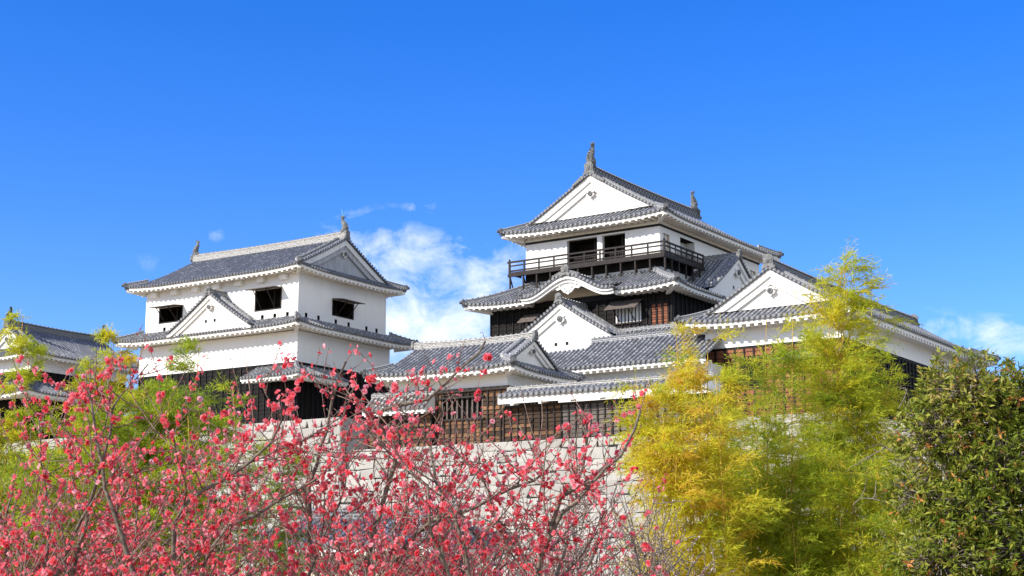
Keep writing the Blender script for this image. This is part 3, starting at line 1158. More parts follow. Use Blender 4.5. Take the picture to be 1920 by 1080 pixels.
# ---- top storey
wt = MB()
HL = [(2.65, 4.44, 23.25, 25.13), (4.84, 7.26, 23.25, 25.13)]
HR = [(.42, 1.32, 23.9, 24.86), (2.85, 4.95, 23.25, 25.02), (13.75, 14.7, 23.6, 24.62)]
shell(wt, 0, 15.34, 0, 10.65, 21.0, 25.72, HL, HR)
top_wall = kb.part('upper_wall', wt, ['plaster'])
bm_ = MB()
for fr, s0, s1 in ((FL(0), -.03, 10.68), (FR(0), -.03, 15.37)):
    bm_.prism([(0, 25.24), (s1 - s0, 25.24), (s1 - s0, 25.40), (0, 25.40)], fr(s0, 0.003, 0), Vector(fr(1, 0, 0)) - Vector(fr(0, 0, 0)), (0, 0, 1), Vector(fr(0, 1, 0)) - Vector(fr(0, 0, 0)), .035, 0)
kb.part('beam', bm_, ['beam'], top_wall)
for i, h in enumerate(HL):
    m = MB()
    recess(m, FL(0), h, 1.6, 1, 1)
    recess(m, FL(0), h, .16, 0, 0) if False else None
    f = FL(0)
    for sgn, s in ((1, h[0]), (-1, h[1])):
        m.face([f(s, 0, h[2]), f(s, -.28, h[2]), f(s + .004 * sgn, -.28, h[3]), f(s + .004 * sgn, 0, h[3])], 0)
    m.face([f(h[0], 0, h[3] - .004), f(h[1], 0, h[3] - .004), f(h[1], -.28, h[3] - .004), f(h[0], -.28, h[3] - .004)], 0)
    n = int((h[1] - h[0]) / .16)
    for k in range(1, n):
        s = h[0] + (h[1] - h[0]) * k / n
        m.bar(f(s, -.5, 23.25), f(s, -.5, 24.02 + .05 * (k % 2)), .035, .035, 2)
    m.bar(f(h[0], -.5, 23.9), f(h[1], -.5, 23.9), .05, .05, 2)
    m.bar(f(h[0] + .7, -.9, 23.2), f(h[0] + .7, -.9, 25.1), .12, .12, 2)
    kb.part('window', m, ['plaster', 'void', 'beam'], top_wall)
f = FR(0)
m = MB()
recess(m, f, HR[1], 1.5, 1, 1)
m.face([f(HR[1][1] - .004, 0, 23.25), f(HR[1][1] - .004, -.75, 23.25), f(HR[1][1] - .004, -.75, 25.02), f(HR[1][1] - .004, 0, 25.02)], 0)
m.box(4.2, 4.94, .70, .74, 23.25, 25.0, 0)
kb.part('doorway', m, ['plaster', 'void'], top_wall)
for h in (HR[0], HR[2]):
    m = MB()
    recess(m, f, h, .16, 0, 0)
    for k in (.22, .62):
        s = h[0] + (h[1] - h[0]) * k
        m.prism([(0, 0), (.17, 0), (.17, h[3] - h[2]), (0, h[3] - h[2])], f(s, -.155, h[2]), (1, 0, 0), (0, 0, 1), (0, -1, 0), .03, 1)
    m.bar(f(h[0] - .03, .02, h[2] - .03), f(h[1] + .03, .02, h[2] - .03), .05, .06, 0)
    kb.part('window', m, ['plaster_cream_bounce', 'plaster_old'], top_wall)
kr = irimoya(kb, 'X', (-1.2, 16.6, -1.1, 11.9), 25.85, 29.62, (1.75, 1.3), ov=.55, e=1.12, c=.10, up=.20, pitch=.375, r=.10, ridge=('lattice', .46, .62), oni=.78,
             crest_r=.2, bd=(.50, .98), show=(1, 0, 1, 0), gable1=False, rp=.50, crest_drop=1.28, name='upper_roof')
for nm, a, inw, H in (('front', kr['ra'] + .30, 1, 1.55), ('back', kr['rb'] - .35, -1, 1.45)):
    m = MB()
    shachihoko(m, (a, kr['bc'], kr['top'] - .06 + (.14 if inw == 1 else 0.0)), (inw, 0, 0), H)
    kb.part('roof_fish', m, ['fish'])
# side fins of the keep's ridge-end tile
for sg in (-1, 1):
    m = MB()
    for k in range(5):
        q = Vector((kr['ra'] - .10, kr['bc'] + sg * (.55 + .16 * k), 29.72 - (.55 + .16 * k) * .62))
        m.tube([q, q + Vector((-.09, 0, 0))], [.17 - .012 * k, .14 - .012 * k], 8, 0)
    kb.part('ridge_end_scroll', m, ['ornament'])

# ---- balcony
bd_ = MB()
bd_.box(-1.0, -.003, -.86, 11.45, 23.08, 23.2)
bd_.box(-.003, 4.65, -.86, -.003, 23.085, 23.195)
for k in range(12):
    y = -.6 + k * 1.06
    bd_.bar((-.95, y, 23.0), (.0, y, 23.0), .11, .14)
bd_.bar((-.98, -.86, 22.98), (-.98, 11.5, 22.98), .12, .2)
bd_.bar((-.98, -.84, 22.985), (4.7, -.84, 22.985), .12, .2)
balc = kb.part('balcony', bd_, ['beam'])
rl = MB()
for z, w in ((23.93, .11), (23.66, .085), (23.30, .10)):
    rl.bar((-.95, -.86 - (.12 if z > 23.9 else 0), z), (-.95, 11.45 + (.12 if z > 23.9 else 0), z), w, w)
    rl.bar((-.95, -.81, z + .002), (4.65, -.81, z + .002), w, w)
kb.part('railing', rl, ['beam'], balc)
ys = [-.81 + 12.2 * k / 10 for k in range(11)]
for k, y in enumerate(ys):
    m = MB()
    tall = k in (0, 10)
    m.bar((-.95, y, 23.2), (-.95, y, 24.06 if tall else 23.9), .12 if tall else .09, .12 if tall else .09)
    if tall:
        m.tube([(-.95, y, 24.06), (-.95, y, 24.10), (-.95, y, 24.16)], [.045, .07, .02], 8)
    kb.part('railing_post', m, ['beam'], balc)
for k in range(1, 8):
    x = -.95 + 5.55 * k / 7
    m = MB()
    m.bar((x, -.81, 23.2), (x, -.81, 24.02 if k == 7 else 23.9), .07, .07)
    kb.part('railing_post', m, ['beam'], balc)
gr = MB()
for k in range(26):
    x = .9 + 3.7 * k / 26
    gr.bar((x, -.80, 23.22), (x, -.80, 23.66), .03, .03)
kb.part('baluster_screen', gr, ['beam'], balc)
for k in range(12):
    y = -.84 + 12.2 * k / 11
    m = MB()
    zz = 21.95
    m.bar((-.93, y, zz), (-.93, y, 23.0), .10, .10)
    m.bar((-.9, y + .03, 22.95), (-.05, y + .35, 22.25), .07, .09)
    kb.part('support_post', m, ['beam'], balc)
for k in range(1, 6):
    x = -.93 + 5.5 * k / 5.5
    m = MB()
    m.bar((x, -.80, 21.9), (x, -.80, 23.0), .09, .09)
    kb.part('support_post', m, ['beam'], balc)

m = MB()
m.box(-.05, .0, .0, 10.65, 22.5, 23.07)  # dark band on the wall below the deck
m.box(.0, 4.6, -.05, .0, 22.5, 23.07)
kb.part('balcony_band', m, ['black'], balc)

# ---- middle roof with curved gable
mid = skirt_roof(kb, (-3.55, 17.9, -3.05, 13.4), 3.45, 20.55, 22.25, 1.42, c=.10, up=.22, pitch=.33, r=.095, name='middle_roof', rp=.46, gaps=(4.65, 11.4, 1.42), topband=None)
kc, kh, kz, kH = 4.98, 3.55, 20.58, 1.28


def kf(y):
    q = min(1., abs(y - kc) / kh)
    return kz + kH * (.5 * (1 + cos(pi * q ** .92))) ** 1.05 + .10 * max(0, q - .75) / .25


m = MB()
N = 24
yy = [kc + kh * (i / N * 2 - 1) for i in range(N + 1)]
m.grid([[(-3.86, y, kf(y)) for y in yy], [(-.3, y, kf(y)) for y in yy]], 1)
# arc-length spaced rows
pts, acc, nxt = [], 0., .12
for i in range(400):
    y0_, y1_ = kc - kh + 2 * kh * i / 400, kc - kh + 2 * kh * (i + 1) / 400
    ds = hypot(y1_ - y0_, kf(y1_) - kf(y0_))
    if acc + ds > nxt:
        pts.append((y0_ + y1_) / 2)
        nxt += .31
    acc += ds
for i, y in enumerate(pts):
    d = (kf(y + .02) - kf(y - .02)) / .04
    cs = 1 / sqrt(1 + d * d)
    ty, tz, ny, nz_ = cs, d * cs, -d * cs, cs
    r = .10
    g, uv = [], []
    for j in range(9):
        x = -3.95 + (3.6) * j / 8
        g.append([(x, y + ty * r * cos(a) + ny * r * sin(a), kf(y) + tz * r * cos(a) + nz_ * r * sin(a)) for a in (0, .75, pi / 2, pi - .75, pi)])
        uv.append([(i + 900.5, x + 3.95)] * 5)
    m.grid(g, 0, uv)
    R = .125
    for rr, xx, mm in ((R, -3.965, 2), (R * .6, -3.973, 0)):
        m.face([(xx, y + ny * .05 + rr * cos(2 * pi * k / 10), kf(y) + nz_ * .05 + rr * sin(2 * pi * k / 10)) for k in range(10)], mm)
m.grid([[(-3.93, y, kf(y) + .01) for y in yy], [(-3.93, y, kf(y) - .11) for y in yy]], 2)
cg = kb.part('curved_gable', m, ['tile', 'pan', 'disc'], mid['roof'])
m = MB()
for o, z0_, z1_, th in ((-3.88, -.06, -.30, .14), (-3.74, -.10, -.50, .2)):
    A = [(o, y, kf(y) + z0_) for y in yy]
    B_ = [(o, y, kf(y) + z1_ + .1 * (abs(y - kc) / kh) ** 2) for y in yy]
    C = [(o + th, p[1], p[2]) for p in B_]
    D_ = [(o + th, p[1], p[2]) for p in A]
    m.grid([A, B_, C, D_], 0)
kb.part('bargeboard', m, ['plaster'], mid['roof'])
m = MB()
m.grid([[(-3.7, y, kf(y) - .12) for y in yy], [(-2.0, y, kf(y) - .12) for y in yy]], 0)
m.grid([[(-2.06, y, kf(y) - .10) for y in yy], [(-2.06, y, 20.3) for y in yy]], 0)
for sg in (-1, 1):
    y = kc + sg * (kh - .02)
    m.face([(-3.6, y, 20.75), (-2.0, y, 20.75), (-2.0, y, 20.33), (-3.6, y, 20.33)], 0)
kb.part('gable_soffit', m, ['plaster_cream_bounce'], mid['roof'])
m = MB()
o = [(-1.55, -.02), (-1.3, .1), (-1.05, .30), (-.7, .42), (-.35, .50), (0, .52), (.35, .50), (.7, .42), (1.05, .30), (1.3, .1), (1.55, -.02), (1.2, -.13), (1.0, -.05), (.8, -.16), (.55, -.08),
     (.42, -.22), (.26, -.36), (.12, -.40), (0, -.5), (-.12, -.40), (-.26, -.36), (-.42, -.22), (-.55, -.08), (-.8, -.16), (-1.0, -.05), (-1.2, -.13)]
m.prism(o, (-3.62, kc, 21.06), (0, 1, 0), (0, 0, 1), (1, 0, 0), .12, 0)
for sg in (-1, 1):
    for (a, b_, r_) in ((.28, .0, .13), (.62, .14, .12), (.95, .10, .09), (.12, -.26, .08)):
        q = Vector((-3.62, kc + sg * a, 21.08 + b_))
        m.tube([q, q + Vector((-.06, 0, 0)), q + Vector((-.08, 0, 0))], [r_, r_ * .8, r_ * .3], 9, 0)
kb.part('carved_pendant', m, ['plaster'], mid['roof'])
m = MB()
sweep(m, [(-3.8, kc, kz + kH + .02), (-.5, kc, kz + kH + .02)], .34, .30, 0)
kb.part('gable_ridge', m, ['ridge_grey', 'ornament', 'disc'], mid['roof'])
m = MB()
onigawara(m, (-3.85, kc, kz + kH + .02), (-1, 0, 0), .66, 1, .16)
for sg in (-1, 1):
    for k in range(4):
        q = Vector((-3.82, kc + sg * (.45 + .17 * k), kz + kH + .10 - .05 * k))
        m.tube([q, q + Vector((-.1, 0, 0))], [.15 - .012 * k, .12 - .012 * k], 8, 1)
for sg in (-1, 1):
    m2 = MB()
    onigawara(m2, (-3.9, kc + sg * (kh - .02), kz + .12), (-1, 0, 0), .30, 2, .10)
    kb.part('gable_foot_tile', m2, ['ridge_grey', 'ornament', 'disc'], mid['roof'])
kb.part('ridge_end_tile', m, ['ridge_grey', 'ornament', 'disc'], mid['roof'])

# ---- dormer gable on the right slope
dormer(kb, 'R', -2.15, 6.35, 4.15, 23.95, 21.15, 2.6, c=.10, pitch=.33, r=.095, crest_r=.22, holes=1, bd=(.36, .8), crest_drop=1.0, base_drop=.3)

# ---- black storey
XD, YD = -2.15, -1.95
wk = MB()
HD = [(.30, 2.25, 18.55, 19.75)]
shell(wk, XD, 16.2, YD, 12.1, 12.0, 20.6, HD)
blk = kb.part('black_wall', wk, ['black'])
m = MB()
planks(m, FL(XD), YD, 12.1, 16.2, 20.22, HD + [(-1.72, -.4, 18.15, 19.6), (8.0, 9.35, 18.0, 19.75)], h=.3, batten=.62)
planks(m, FR(YD), XD, 16.2, 16.2, 20.22, (), h=.3, batten=.6)
kb.part('wall_boards', m, ['plank_black', 'black'], blk)
m = MB()
m.bar(FL(XD)(YD - .1, .05, 20.3), FL(XD)(12.15, .05, 20.3), .14, .2)
m.bar(FR(YD)(XD - .1, .05, 20.302), FR(YD)(16.2, .05, 20.302), .14, .2)
m.bar(FL(XD)(YD - .1, .06, 17.95), FL(XD)(7.0, .06, 17.95), .12, .16)
kb.part('beam', m, ['black'], blk)
f = FL(XD)
m = MB()
recess(m, f, HD[0], .5, 1, 1)
for k in range(8):
    s = .36 + k * .262
    m.prism([(-.075, 18.55), (.075, 18.55), (.075, 19.75), (-.075, 19.75)], f(s, -.12, 0), (0, 1, 0), (0, 0, 1), (-1, 0, 0), .1, 0)
m.bar(f(.25, .06, 18.5), f(2.35, .06, 18.5), .1, .1, 2)
win = kb.part('barred_window', m, ['plaster', 'void', 'beam'], blk)
propped_shutter(kb, f, (.25, 2.5, 18.55, 19.95), out=.95, drop=.62, parent=blk)
m = MB()
recess(m, f, (8.05, 9.3, 18.0, 19.7), .02, 0, 0)
kb.part('window', m, ['void'], blk)
propped_shutter(kb, f, (8.05, 9.3, 18.2, 19.75), out=.95, drop=.6, parent=blk)
m = MB()
for k in range(3):
    a = -1.66 + k * .43
    planks(m, f, a, a + .34, 18.2, 19.55, (), h=.17, batten=9, bw=.02)
    m.bar(f(a - .045, .06, 18.15), f(a - .045, .06, 19.6), .08, .06, 1)
m.bar(f(-.385, .06, 18.15), f(-.385, .06, 19.6), .08, .06, 1)
m.bar(f(-1.75, .06, 18.15), f(-.35, .06, 18.15), .08, .08, 1)
m.bar(f(-1.75, .06, 19.6), f(-.35, .06, 19.6), .08, .08, 1)
kb.part('sliding_panels', m, ['plank_red', 'black'], blk)

# ---- lowest roof and front gable
low = skirt_roof(kb, (-5.9, 20.0, -5.7, 15.8), 3.75, 16.2, 18.0, 1.2, pitch=.33, r=.095, name='lower_roof', sides='L')
dormer(kb, 'L', -5.0, 4.45, 3.75, 19.72, 17.35, 3.2, c=.10, pitch=.33, r=.1, crest_r=.22, holes=1, oni=.55, bd=(.36, .78), crest_drop=1.0, base_drop=1.5)

# ================================================================== GALLERY IN FRONT OF THE KEEP
gb2 = Bld('gallery', (KXY[0] - 9.0 * cos(radians(56)), KXY[1] - 9.0 * sin(radians(56))), 56, 9.4, 'long low white gallery with a plain tiled roof, below the keep front gable', 'gallery')
m = MB()
S = Slope(lambda u, t, z: (-.85 + t, 4.9 - u, z), 13.0, lambda t: 14.62 + 2.1 * prof(max(t, -.2) / 3.6, .1), up=0, c0=False, c1=False)
S.tiles(m, [(0, 3.35, lambda u: 2.75), (3.35, 13.0, lambda u: 3.6)], .34, .105, True, 8)
gro = gb2.part('roof', m, ['tile', 'pan', 'disc'])
m = MB()
S.eaves(m, 1.0, fh=.2, rp=.46, rh=.14)
gb2.part('eaves', m, ['plaster', 'plaster_cream_bounce'], gro)
m = MB()
sweep(m, [(2.75, 1.55, 16.66), (2.75, -8.1, 16.66)], .30, .34, 0)
gb2.part('main_ridge', m, ['ridge_grey'], gro)
m = MB()
wall_face(m, FL(0), -8.1, 4.9, 9.5, 14.5, ())
wall_face(m, FR(-8.1), 0, 2.7, 9.5, 14.3, ())
wall_face(m, FL(2.9), -8.1, 4.9, 9.5, 16.6, ())
gb2.part('wall', m, ['plaster'])

# ================================================================== TWO-STOREY WHITE TURRET (left)
tb = Bld('turret', TXY, 57, 12.5, 'two-storey white turret with long blue-grey roof and propped shutters, left of the keep', 'turret')
WL = [(1.5, 4.0, 20.72, 22.2), (11.0, 13.42, 20.72, 21.86)]
WR = [(3.66, 6.1, 20.64, 21.8)]
LL = [(y - .13, y + .13, 20.1, 20.42) for y in (.94, 2.1, 3.25, 12.8)]
LR = [(x - .13, x + .13, 20.05, 20.40) for x in (.88, 2.2, 4.1, 5.55, 7.6, 8.8)]
m = MB()
shell(m, 0, 9.9, 0, 14.8, 18.8, 23.2, WL + LL, WR + LR)
tw = tb.part('upper_wall', m, ['plaster'])
for (fr, hs) in ((FL(0), WL), (FR(0), WR)):
    for h in hs:
        m = MB()
        recess(m, fr, h, 1.4, 1, 1)
        for k in (.02, .98):
            s = h[0] + (h[1] - h[0]) * k
            m.bar(fr(s, -.03, h[2]), fr(s, -.03, h[3]), .1, .1, 0)
        m.bar(fr(h[0], -.03, h[2] + .04), fr(h[1], -.03, h[2] + .04), .1, .08, 0)
        m.bar(fr((h[0] + h[1]) / 2, -.7, h[2]), fr((h[0] + h[1]) / 2, -.7, h[3]), .12, .12, 0)
        wo = tb.part('window', m, ['beam', 'void'], tw)
        propped_shutter(tb, fr, h, out=1.05, drop=.10, parent=tw)
    for h in (LL if hs is WL else LR):
        m = MB()
        recess(m, fr, h, .4, 0, 1)
        tb.part('loophole', m, ['beam', 'void'], tw)
m = MB()
fb = lambda s, o, z: (s, 14.8 + o, z)
propped_shutter(tb, fb, (1.2, 3.2, 20.7, 21.9), out=.95, drop=.15, parent=tw)
tr = irimoya(tb, 'Y', (-1.02, 11.0, -.92, 15.9), 23.38, 26.45, (1.25, 1.25), ov=.42, e=1.0, c=.10, up=.20, pitch=.29, r=.072, tiles=('tile_blue', 'pan_blue', 'disc'),
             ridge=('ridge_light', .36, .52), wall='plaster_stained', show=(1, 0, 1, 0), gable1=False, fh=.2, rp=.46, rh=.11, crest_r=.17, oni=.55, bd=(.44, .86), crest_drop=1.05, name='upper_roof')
for a, inw, H in ((tr['ra'] + .25, 1, 1.25), (tr['rb'] - .25, -1, 1.2)):
    m = MB()
    shachihoko(m, (tr['bc'], a, tr['top'] - .12), (0, inw, 0), H)
    if inw == 1:
        for k, (dx, dy) in enumerate(((.10, .2), (-.06, .1), (.02, -.04))):
            m.tube([(tr['bc'], a + .08, tr['top'] + .95), (tr['bc'] + dx * 2.6, a + dy * 2.2, tr['top'] + 1.75 - .1 * k)], [.022, .008], 5, 1)
    tb.part('roof_fish', m, ['fish', 'copper'])
for k in range(7):     # bracket blocks under the eaves
    y = 1.2 + k * 2.1
    m = MB()
    m.box(-.34, .0, y - .3, y + .3, 22.72, 23.08)
    tb.part('eave_bracket', m, ['plaster'], tw)
m = MB()
shell(m, -.25, 10.1, -.25, 15.0, 16.85, 19.0)
tb.part('lower_wall', m, ['plaster'])
skirt_roof(tb, (-1.45, 11.9, -1.3, 16.3), 1.42, 19.32, 20.08, 1.15, c=.05, up=.18, pitch=.29, r=.078, name='skirt_roof', fh=.2, rp=.46, rh=.11, tiles=('tile', 'pan', 'disc'), topband=None)
dormer(tb, 'L', -1.15, 6.85, 4.0, 22.1, 19.5, 1.3, c=.12, pitch=.30, r=.09, crest_r=.17, holes=1, oni=.46, bd=(.34, .62), crest_drop=.9, base_drop=.2)
m = MB()
shell(m, -.22, 10.0, -.22, 14.9, 12.4, 16.9, (), (), 0)
planks(m, FL(-.22), -.2, 14.9, 12.5, 16.75, (), h=.3)
planks(m, FR(-.22), -.2, 10.0, 12.5, 16.75, (), h=.3)
tb.part('black_wall', m, ['plank_black', 'black'])
# small hipped pent roof on the near corner
m = MB()
zt_ = lambda t: 15.75 + .95 * t / 1.75
SA = Slope(lambda u, t, z: (-1.95 + t, -1.85 + u, z), 5.2, zt_, up=.1, Lc=1.5, Tc=1.5, c0=True, c1=False)
SB = Slope(lambda u, t, z: (-1.95 + u, -1.85 + t, z), 5.4, zt_, up=.1, Lc=1.5, Tc=1.5, c0=True, c1=False)
for S in (SA, SB):
    S.tiles(m, [(0, 1.7, lambda u: u), (1.7, S.L, lambda u: 1.7)], .29, .08, True, 4)
pr = tb.part('pent_roof', m, ['tile', 'pan', 'disc'])
m = MB()
for S in (SA, SB):
    S.eaves(m, 1.2, fh=.18, rp=.4, rh=.12)
tb.part('eaves', m, ['plaster', 'plaster_cream_bounce'], pr)
m = MB()
sweep(m, [Vector(SA.p(t, t, .05)) for t in (1.7, 1.2, .6, 0)], .24, .22, 0)
tb.part('hip_ridge', m, ['ridge_grey'], pr)

# ================================================================== LOW CORNER TURRET (centre)
ub = Bld('turret', UXY, 60, 9.4, 'small one-storey turret with hip-and-gable roof and brown plank walls, in front of the keep', 'turret')
m = MB()
shell(m, 0, 5.8, 0, 7.9, 12.6, 13.5)
uw = ub.part('upper_wall', m, ['plaster'])
ur = irimoya(ub, 'Y', (-1.02, 6.85, -.95, 8.9), 13.55, 15.62, (1.35, 1.3), ov=.5, e=.98, c=.08, up=.18, pitch=.31, r=.098, ridge=('ridge_light', .32, .36),
             show=(1, 0, 1, 0), gable1=False, rp=.44, crest_r=.14, oni=.46, bd=(.26, .5), crest_drop=.62)
HU = [(1.55, 4.35, 10.95, 12.1)]
m = MB()
shell(m, .03, 5.77, .03, 7.87, 9.35, 12.6, HU)
lw = ub.part('lower_wall', m, ['black'])
m = MB()
planks(m, FL(.03), .0, 7.87, 9.42, 12.42, HU, h=.24, batten=.42, bw=.085, wob=.015)
planks(m, FR(.03), .0, 5.77, 9.42, 12.42, (), h=.24, batten=.42, bw=.085)
ub.part('wall_boards', m, ['plank', 'beam'], lw)
m = MB()
m.bar((-.04, -.08, 12.53), (-.04, 7.9, 12.53), .2, .2)
m.bar((-.05, -.04, 12.532), (5.8, -.04, 12.532), .2, .2)
ub.part('beam', m, ['beam'], lw)
m = MB()
recess(m, FL(.03), HU[0], .4, 1, 1)
for k in range(9):
    s = 1.62 + k * .335
    m.prism([(-.05, 10.95), (.05, 10.95), (.05, 12.1), (-.05, 12.1)], FL(.03)(s, -.02, 0), (0, 1, 0), (0, 0, 1), (1, 0, 0), .08, 2)
m.bar(FL(.03)(1.45, .07, 12.14), FL(.03)(4.45, .07, 12.14), .12, .1, 0)
m.bar(FL(.03)(1.45, .07, 10.9), FL(.03)(4.45, .07, 10.9), .12, .1, 0)
ub.part('barred_window', m, ['beam', 'void', 'shutter'], lw)

# ================================================================== ROOFED PLANK WALLS


def roofed_wall(xw, ya, yb, z0, zw, ze, zr, over, label, boards, left_end=True, fh=.3, half=.7, pitch=.31, r=.1, name='roofed_wall', tiles=('tile', 'pan', 'disc'), rafters=True, back=True, ridge='ridge_light'):
    """plank wall with its own little tiled roof; wall plane X = xw, Y from ya to yb"""
    b = Bld(name, UXY, 60, z0, label, 'roofed wall')
    m = MB()
    shell(m, xw, xw + .3, ya, yb, z0, zw)
    core = b.part('wall', m, ['black'])
    T = over + half
    S = Slope(lambda u, t, z: (xw - over + t, yb - u, z), yb - ya, lambda t: ze + (zr - ze) * prof(max(t, -.2) / T, .12), up=0, c0=False, c1=False)
    m = MB()
    S.tiles(m, [(0, S.L, lambda u: T)], pitch, r, True, 5)
    if back:
        S2 = Slope(lambda u, t, z: (xw + 2 * half + over - t, yb - u, z), yb - ya, lambda t: ze + (zr - ze) * prof(max(t, -.2) / T, .12), up=0, c0=False, c1=False)
        S2.tiles(m, [(0, S.L, lambda u: T)], pitch, r, False, 5)
    ro = b.part('roof', m, tiles)
    m = MB()
    S.eaves(m, over + .02, fh=fh, rp=.42 if rafters else 1.6, rh=.10, rise=.12, rw=.17 if rafters else .2)
    # closed white end
    for y in (ya, yb):
        pts = [(xw - over + .05, y, ze - .065 - fh), (xw - over + .05, y, ze - .01)] + [(xw - over + t, y, S.zt(t) - .02) for t in (T * .3, T * .6, T)]
        if back:
            pts += [(xw + 2 * half + over - t, y, S.zt(t) - .02) for t in (T * .6, T * .3, .05)] + [(xw + 2 * half + over - .05, y, ze - .065 - fh)]
        else:
            pts += [(xw - over + T, y, ze - .065 - fh)]
        m.face(pts, 0)
    b.part('eaves', m, ['plaster', 'plaster_cream_bounce'], ro)
    m = MB()
    x = xw + half
    sweep(m, [(x, yb, zr), (x, ya, zr)], .26, .22, 0)
    b.part('main_ridge', m, [ridge], ro)
    for (y0, y1, mt) in boards:
        m = MB()
        planks(m, FL(xw), y0, y1, z0 + .03, zw - .12, [h for h in [((y0 + y1) / 2 - .1, (y0 + y1) / 2 + .1, z0 + .85, z0 + 1.05)]], h=.23, batten=.42, bw=.075, wob=.015)
        hq = ((y0 + y1) / 2 - .1, (y0 + y1) / 2 + .1, z0 + .85, z0 + 1.05)
        m.face([FL(xw)(hq[0], .012, hq[2]), FL(xw)(hq[1], .012, hq[2]), FL(xw)(hq[1], .012, hq[3]), FL(xw)(hq[0], .012, hq[3])], 2)
        b.part('wall_boards', m, [mt, 'beam', 'void'], core)
    m = MB()
    m.bar(FL(xw)(ya, .06, zw - .06), FL(xw)(yb, .06, zw - .06), .14, .12)
    b.part('beam', m, ['beam'], core)
    return b


roofed_wall(-.9, -12.5, -.32, 9.42, 11.35, 11.82, 12.24, .72, 'roofed plank wall right of the small turret, its boards brown at one end and grey at the other', [(-3.9, -.34, 'plank'), (-12.5, -3.9, 'plank_grey')],
            fh=.36, half=.45, r=.115, pitch=.33, rafters=False)
roofed_wall(-.32, 4.72, 9.05, 9.42, 11.35, 11.62, 12.5, .75, 'short roofed plank wall left of the small turret, its roof tiles bleached pale', [(4.74, 9.05, 'plank')], fh=.2, half=.3, tiles=('tile_warm', 'pan', 'disc'), back=False,
            ridge='ridge_grey')

# ================================================================== LONG GABLED HALL (right)
rb_ = Bld('hall', RXY, 56, 11.0, 'long white hall with a big front gable and dark ridge, behind the tall bamboo', 'hall')
m = MB()
shell(m, 0, 23.6, 0, 8.55, 15.35, 16.7)
rw_ = rb_.part('upper_wall', m, ['plaster'])
irimoya(rb_, 'X', (-1.15, 24.7, -1.05, 9.6), 16.72, 19.75, (1.5, 1.5), ov=.55, e=1.08, c=.10, up=.26, pitch=.335, r=.11, ridge=('ridge_dark', .38, .52), show=(1, 0, 1, 0), gable1=False, rp=.5, rw=.2, rh=.15,
        crest_r=.19, bd=(.46, .88), oni=.72, crest_drop=1.25)
m = MB()
shell(m, .04, 23.5, .04, 8.5, 10.9, 15.4)
rl_ = rb_.part('lower_wall', m, ['black'])
m = MB()
planks(m, FL(.04), .05, 8.5, 11.1, 15.2, [(4.7, 6.4, 12.9, 14.6)], h=.28, batten=.6, bw=.09)
rb_.part('wall_boards', m, ['plank_red', 'beam'], rl_)
m = MB()
planks(m, FR(.04), .05, 23.5, 11.1, 15.2, (), h=.28, batten=.6, bw=.09)
rb_.part('wall_boards', m, ['plank_black', 'black'], rl_)
m = MB()
for k in range(5):
    s = 4.72 + k * .335
    m.prism([(0, 12.95), (.32, 12.95), (.32, 14.55), (0, 14.55)], FL(.04)(s, .03, 0), (0, 1, 0), (0, 0, 1), (-1, 0, 0), .03 + .006 * (k % 2), 0)
m.bar(FL(.04)(4.6, .06, 14.62), FL(.04)(6.5, .06, 14.62), .1, .1, 1)
m.bar(FL(.04)(4.6, .06, 12.9), FL(.04)(6.5, .06, 12.9), .1, .1, 1)
rb_.part('board_shutter', m, ['plank_red', 'beam'], rl_)
m = MB()
S = Slope(lambda u, t, z: (-.9 + t, 3.9 - u, z), 3.9, lambda t: 14.3 + .5 * max(t, -.2), up=0, c0=False, c1=False)
S.tiles(m, [(0, 3.9, lambda u: .9)], .31, .1, True, 3)
po = rb_.part('pent_roof', m, ['tile', 'pan', 'disc'], rl_)

# ================================================================== FAR LEFT TURRET
sb = Bld('turret', SXY, 57, 9.5, 'far white-gabled turret with a blue tiled roof at the picture edge, behind bamboo', 'turret')
m = MB()
shell(m, .9, 10.6, .8, 6.5, 17.4, 18.6)
sb.root.location.x -= 1.5
sb.root.location.z += .5
sb.part('upper_wall', m, ['plaster'])
sr = irimoya(sb, 'X', (0., 11.5, -.1, 7.3), 18.55, 21.0, (1.25, 1.25), ov=.5, e=.9, c=.12, up=.22, pitch=.31, r=.085, tiles=('tile_blue', 'pan_blue', 'disc'), ridge=('ridge_dark', .34, .46), show=(1, 0, 1, 0),
             gable1=False, rp=.44, crest_r=.17, oni=.55, crest_drop=.95)
m = MB()
shachihoko(m, (sr['ra'] + .2, sr['bc'], sr['top'] - .12), (1, 0, 0), 1.1)
sb.part('roof_fish', m, ['fish_dark'])
m = MB()
shachihoko(m, (sr['rb'] - .2, sr['bc'], sr['top'] - .12), (-1, 0, 0), 1.0)
sb.part('roof_fish', m, ['fish_dark'])
m = MB()
shell(m, .95, 10.5, .85, 6.45, 9.4, 17.4)
planks(m, FR(.85), .95, 10.5, 14.5, 17.3, (), h=.3)
sb.part('black_wall', m, ['plank_black', 'black'])
skirt_roof(sb, (-1.2, 13., -1.3, 8.6), 2.1, 15.4, 16.6, 1.4, tiles=('tile_blue', 'pan_blue', 'disc'), sides='LR', name='skirt_roof', topband=None)

